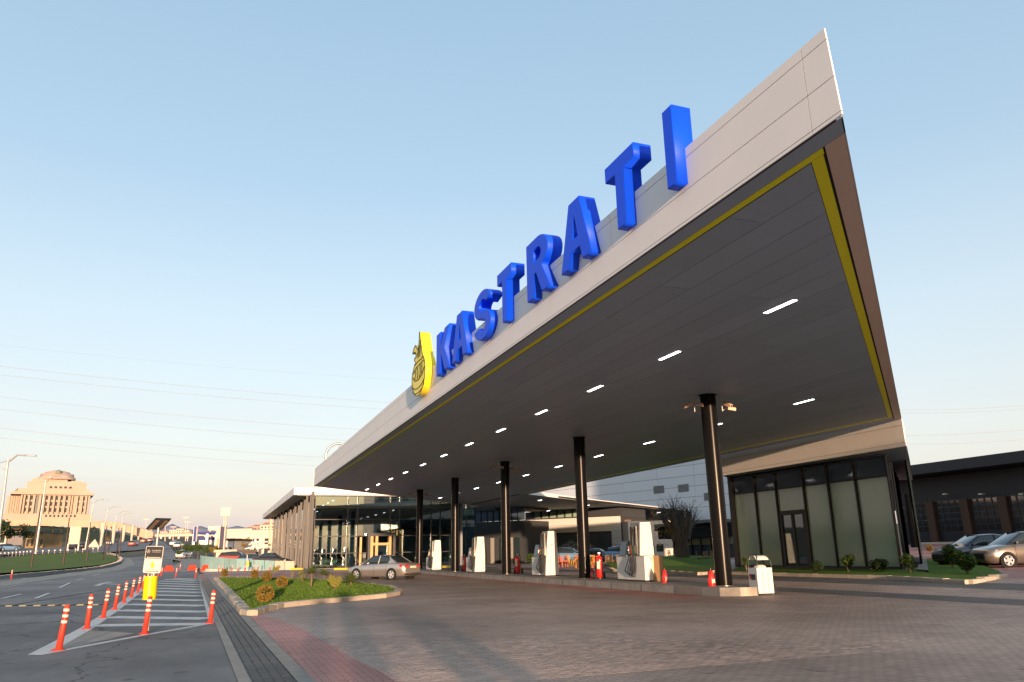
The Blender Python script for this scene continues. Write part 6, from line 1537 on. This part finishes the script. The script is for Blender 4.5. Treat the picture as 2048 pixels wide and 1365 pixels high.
# beige blocks / hedge-houses left
def small_building(px0, px1, pt, pb, dep, m, roofm, label, wins=3, rows_=1, group='distant roadside buildings', th=8, name='house', wm_=None, gable=False):
    A1, B1 = onD(px0, pb, dep), onD(px1, pb, dep); zt_ = onD((px0+px1)/2, pt, dep).z; zb = min(A1.z,B1.z)-1
    t = thing(name, label, 'building', ((A1.x+B1.x)/2,(A1.y+B1.y)/2,zb), 0, group)
    u = Vector((B1.x-A1.x,B1.y-A1.y,0)); W = u.length; u /= W; n_ = Vector((u.y,-u.x,0)); n_ = -n_ if n_.dot(FH) > 0 else n_
    O_ = Vector((A1.x,A1.y,0))
    def bx(u0,u1,z0,z1,n0,n1,mm,nm_): return MB().prism([tuple((O_+u*a+n_*b_).xy) for a,b_ in ((u0,n0),(u1,n0),(u1,n1),(u0,n1))], z0, z1).build(nm_, mm, t)
    bx(0,W,zb,zt_,-th,0,m,'wall')
    hgt = zt_-zb
    if gable:
        P = [O_+u*a+n_*b_+Vector((0,0,zt_)) for a,b_ in ((-.3,.3),(W+.3,.3),(W+.3,-th-.3),(-.3,-th-.3))]; r0 = O_+u*W*.3+n_*(-th/2)+Vector((0,0,zt_+W*.18)); r1 = O_+u*W*.7+n_*(-th/2)+Vector((0,0,zt_+W*.18))
        MB().add(P+[r0,r1], [(0,1,5,4),(1,2,5),(2,3,4,5),(3,0,4),(3,2,1,0)]).build('roof', roofm, t)
    else: bx(-.2,W+.2,zt_+.01,zt_+.05*hgt+.2,-th-.2,.3,roofm,'roof')
    for r_ in range(rows_):
        for k in range(wins):
            a = W*(k+.25)/wins; z = zb+hgt*(.25+.7*r_/rows_); bx(a,a+W*.5/wins,z,z+hgt*.4/rows_,0,.04,wm_ or darkwin,'window')
    return t
RB = MATS['sand_wall']
small_building(50,86,1068,1092,190,mat('olive_panel',(.25,.17,.08),.8,var=.2,vscale=.3),blk,'brown panelled enclosure under the palace hill',4)
palew = mat('pale_render',(.62,.50,.42),.8,var=.06,vscale=.3)
small_building(430,500,1062,1096,210,palew,palew,'cream flat roofed roadside building with big windows',5,1,wm_=mat('ochre_window',(.35,.28,.12),.4))
small_building(498,545,1066,1112,150,palew,palew,'cream building beside the copper fins',2,2)
small_building(446,465,1082,1105,120,white_p,blk,'small white booth left of the cream building',2)
small_building(430,470,1105,1130,105,palew,beige_p,'low cream wall building behind the hoarding',0)
small_building(502,520,1053,1064,900,mat('pink_house',(.60,.32,.28),.8),terracotta,'pink hillside house with red roof',3,2,gable=True)
small_building(520,548,1050,1064,880,palew,terracotta,'cream hillside house right of the pink one',4,2,gable=True)
small_building(486,506,1058,1068,860,mat('pink_house2',(.55,.25,.22),.8),terracotta,'low red roofed hillside house',3,1,gable=True)
small_building(556,585,1046,1062,1000,palew,terracotta,'hillside houses seen past the fins',4,2,gable=True)
for i,(a,c,t_,b_) in enumerate(((338,352,1061,1069),(352,366,1058,1069),(368,378,1062,1070),(320,334,1064,1070))):
    small_building(a,c,t_,b_,1100,palew,terracotta if i % 2 else palew,['distant white block left of the blue station','distant cream block with flat roof','small distant block at the hill foot','faint block behind the solar panel'][i],3,2)
# overpass
ov = thing('overpass', 'long pale overpass crossing the valley in the distance', 'bridge', tuple(onD(350,1075,520)))
A1, B1 = onD(296,1073,520), onD(455,1067,520); u = (B1-A1); u.z = 0
def ovb(z0,z1,m,nm_): 
    n_ = Vector((u.y,-u.x,0)).normalized()*8; MB().prism([(A1.x,A1.y),(B1.x,B1.y),(B1.x-n_.x,B1.y-n_.y),(A1.x-n_.x,A1.y-n_.y)], z0, z1).build(nm_, m, ov)
zz0 = onD(370,1073,520).z; zz1 = onD(370,1069,520).z
ovb(zz0,zz1,palew,'deck'); ovb(zz1+.01,zz1+.8,RB,'parapet')
for k in range(9):
    p = A1+u*(k+.5)/9; MB().box(p.x-.6,p.x+.6,p.y-1,p.y+1,zz0-9,zz0-.01).build('pier', palew, ov)
# blue petrol station
bs_ = thing('blue_station', 'distant blue roofed petrol station with white pillars', 'building', tuple(onD(410,1090,230)))
navy = mat('navy_band',(.03,.05,.22),.5)
A1, B1 = onD(383,1068,230), onD(436,1066,230); u = (B1-A1); u.z=0; n_ = Vector((u.y,-u.x,0)).normalized()*10
z1 = onD(410,1064,230).z; z0 = onD(410,1068,230).z
MB().prism([(A1.x,A1.y),(B1.x,B1.y),(B1.x-n_.x,B1.y-n_.y),(A1.x-n_.x,A1.y-n_.y)], z0, z1).build('canopy_roof', navy, bs_)
for k in (.1,.6,.95):
    p = A1+u*k; MB().box(p.x-.35,p.x+.35,p.y-.35,p.y+.35,onD(410,1092,230).z,z0-.01).build('pillar', white_p, bs_)
z2, z3 = onD(410,1080,229).z, onD(410,1074,229).z
MB().prism([tuple((A1+u*a-n_*b_).xy) for a,b_ in ((.15,.3),(.98,.3),(.98,1.2),(.15,1.2))], onD(410,1092,230).z, z2).build('shop', white_p, bs_)
MB().prism([tuple((A1+u*a-n_*b_).xy) for a,b_ in ((.12,.25),(1,.25),(1,1.25),(.12,1.25))], z2+.01, z3).build('shop_band', navy, bs_)
def pylon(px0, px1, pt, pb, dep, m, label, txt=None):
    A1, B1 = onD(px0,pb,dep), onD(px1,pb,dep); t = thing('sign_pylon', label, 'sign', tuple(A1)); u = (B1-A1); u.z = 0; n_ = Vector((u.y,-u.x,0)).normalized(); n_ = -n_ if n_.dot(FH) > 0 else n_
    zt_ = onD(px0,pt,dep).z; MB().prism([tuple(v.xy) for v in (A1,B1,B1-n_*.6,A1-n_*.6)], A1.z, zt_).build('panel', m, t)
    MB().prism([tuple(v.xy) for v in (A1-u*.25,A1-u*.02,A1-u*.02-n_*.5,A1-u*.25-n_*.5)], A1.z, zt_+.2).build('side_strip', palew, t); MB().prism([tuple(v.xy) for v in (B1+u*.02,B1+u*.3,B1+u*.3-n_*.5,B1+u*.02-n_*.5)], A1.z, zt_+.2).build('side_strip', palew, t)
    if txt: text(txt, (zt_-A1.z)*.22, white_p, t, (A1+B1)/2+n_*.03+Vector((0,0,(zt_-A1.z)*.6)), Vector((0,0,1)), n_.cross(Vector((0,0,1))), 'lettering', .01)
    return t
pylon(386,391,1054,1084,200,navy,'blue price pylon of the distant station','KRONI') if False else pylon(386,391,1054,1084,200,navy,'blue upright pylon of the distant station')
pylon(438,446,1054,1096,110,mat('slate_panel',(.05,.05,.09),.4),'dark information pylon left of the white booth')
sb = thing('square_sign', 'tall twin pole carrying a square cream sign board', 'sign', tuple(onD(449,1098,140)))
for a in (448,452): MB().cyl(onD(a,1098,140), onD(a,1030,140), .13, n=8).build('pole', palew, sb)
A1, B1 = onD(441.5,1032,139.6), onD(459,1032,139.6); zt_ = onD(450,1016,139.6).z
MB().prism([(A1.x,A1.y),(B1.x,B1.y),(B1.x,B1.y+.5),(A1.x,A1.y+.5)], A1.z, zt_).build('board', mat('sign_cream',(.80,.72,.45),.5), sb)
yb = thing('yellow_board', 'wide cream sign board on the horizon behind the pylons', 'sign', tuple(onD(425,1062,300)))
A1, B1 = onD(416,1061,300), onD(438,1061,300); MB().prism([(A1.x,A1.y),(B1.x,B1.y),(B1.x,B1.y+.6),(A1.x,A1.y+.6)], A1.z, onD(425,1053,300).z).build('board', MATS['sign_cream'], yb)
for a in (420,434): MB().cyl(onD(a,1061,300.3), onD(a,1078,300.3), .3, n=6).build('leg', palew, yb)
tp_ = onD(345,1086,400)
for i,(a,t_) in enumerate(((346,1055),(371,1036),(375,1045),(330,1044),(292,1040))):
    B = onD(a,1086,330); T = onD(a+.6,t_,330); t = thing('mast', ['thin mast left of the blue pylon','tall thin mast with small head above the hills','thin mast beside the tall one','faint mast behind the solar panel','faint mast at the highway end'][i], 'pole', tuple(B), 0, 'thin distant masts'); MB().cyl(B, T, .22, .12, 6).build('shaft', palew, t); MB().box(T.x-1.2,T.x+1.2,T.y-.2,T.y+.2,T.z,T.z+.3).build('head', palew, t)
# garden trees and palms between hoarding and fins
simple_tree(487,1106,26,18,120,'small palm like tree beside the cream building',leaf_o,400,'garden trees left of the showroom')
simple_tree(525,1094,26,22,170,'round olive tree behind the white truss',leaf_g,600,'garden trees left of the showroom')
simple_tree(497,1090,18,14,180,'small tree before the big windows',leaf_o,300,'garden trees left of the showroom')
tr = thing('truss_frame', 'white tubular frame structure left of the copper fins', 'structure', tuple(onD(510,1108,118)))
b = MB(); q_ = lambda a,c: onD(a,c,118)
for a,c in (((505,1104),(511,1078)),((511,1078),(516,1104)),((498,1090),(511,1084)),((511,1084),(532,1092)),((511,1084),(498,1104)),((511,1084),(536,1084)),((512,1098),(540,1093)),((490,1098),(512,1094))): b.cyl(q_(*a), q_(*c), .12, n=6)
b.build('tubes', white_p, tr)
# buildings on the left car-park side
small_building(-40,12,1060,1088,230,palew,terracotta,'low building at the left edge under the dark trees',3)
# ================================================================ POWER LINES
lines = [((0,731),(790,805)),((0,748),(770,818)),((0,792),(720,858)),((0,817),(690,880)),((0,854),(650,914)),((0,874),(640,931)),((0,689),(770,757)),((1815,818),(2048,808)),((1815,824),(2048,815)),((1820,869),(2048,856)),((1822,886),(2048,876))]
names_ = ['upper left power line','second left power line','third left power line','fourth left power line','fifth left power line','lowest left power line','faint highest left power line','upper right power line','second right power line','third right power line','lowest right power line']
wm3 = mat('wire', (.30,.32,.36), .8)
for i, ((a,b_),(c,d_)) in enumerate(lines):
    if i < 7: A1, B1 = onD(a-60, b_-5, 190), onD(c+60, d_+5, 230); r = .05 if i != 6 else .025
    else: A1, B1 = onD(a-60, b_+2, 230), onD(c+80, d_-4, 230); r = .05
    t = thing('power_line', names_[i]+' crossing the sky', 'power line', tuple(A1), 0, 'power lines across the sky'); b = MB()
    pts = [A1.lerp(B1, k/12)-Vector((0,0,.9*(1-(k/6-1)**2))) for k in range(13)]
    b.tube(pts, r, 4); b.build('wire', wm3, t)
    for j, e in enumerate((0,12)): MB().cyl(pts[e]+Vector((0,0,-.25)), pts[e]+Vector((0,0,.25)), .09, n=6).build('insulator', wm3, t)
# ================================================================ BEHIND THE VIEWPOINT: unseen pillars and blocks added to throw shade into view
for x, wd, hh, lb in ((-1.3,.36,1.75,'first unseen pillar added behind the viewpoint for its shadow, counted from the left'),(-.52,.46,1.95,'second unseen pillar added behind the viewpoint for its shadow, the tallest'),(.72,.42,1.35,'third unseen pillar added behind the viewpoint for its shadow'),(1.24,.40,1.25,'last unseen pillar added behind the viewpoint for its shadow')):  # added pillars, sized so their shadows fall as bands on the foreground
    t = thing('shadow_pillar', lb, 'pillar', (x,-9,0), 0, 'unseen pillars added for their shadow bands')
    MB().box(-wd/2,wd/2,-.2,.2,0,hh).build('shaft', concrete, t, world=False); MB().box(-wd/2-.03,wd/2+.03,-.24,.24,hh+.001,hh+.1).build('cap', concrete, t, world=False)
def add_shade_block(x0, x1, y0, y1, h, floors, bays, label):  # unseen block added to keep sun off the kiosk glass and far walls
    t = thing('shade_block', label, 'building', ((x0+x1)/2, y1, 0))
    MB().box(x0, x1, y0, y1, -.5, h).build('wall', palew, t); MB().box(x0-.3, x1+.3, y0-.3, y1+.3, h+.01, h+.5).build('roof', beige_p, t)
    wme = MB().box(-.8,.8,0,.06,0,1.5).build('t', transom_m, None); W = wme.data; bpy.data.objects.remove(wme)
    for f in range(floors):
        for k in range(bays): link('window', W, t, loc=(x0+(x1-x0)*(k+.5)/bays-t.location.x, .0, 1.0+f*(h-1)/floors))
add_shade_block(39.8, 84, -56, -40, 24.5, 8, 13, 'long tall pale unseen block added to shade the far walls')
add_shade_block(18.9, 23.0, -48, -40, 8.5, 3, 2, 'low pale unseen block added to shade the kiosk glass')
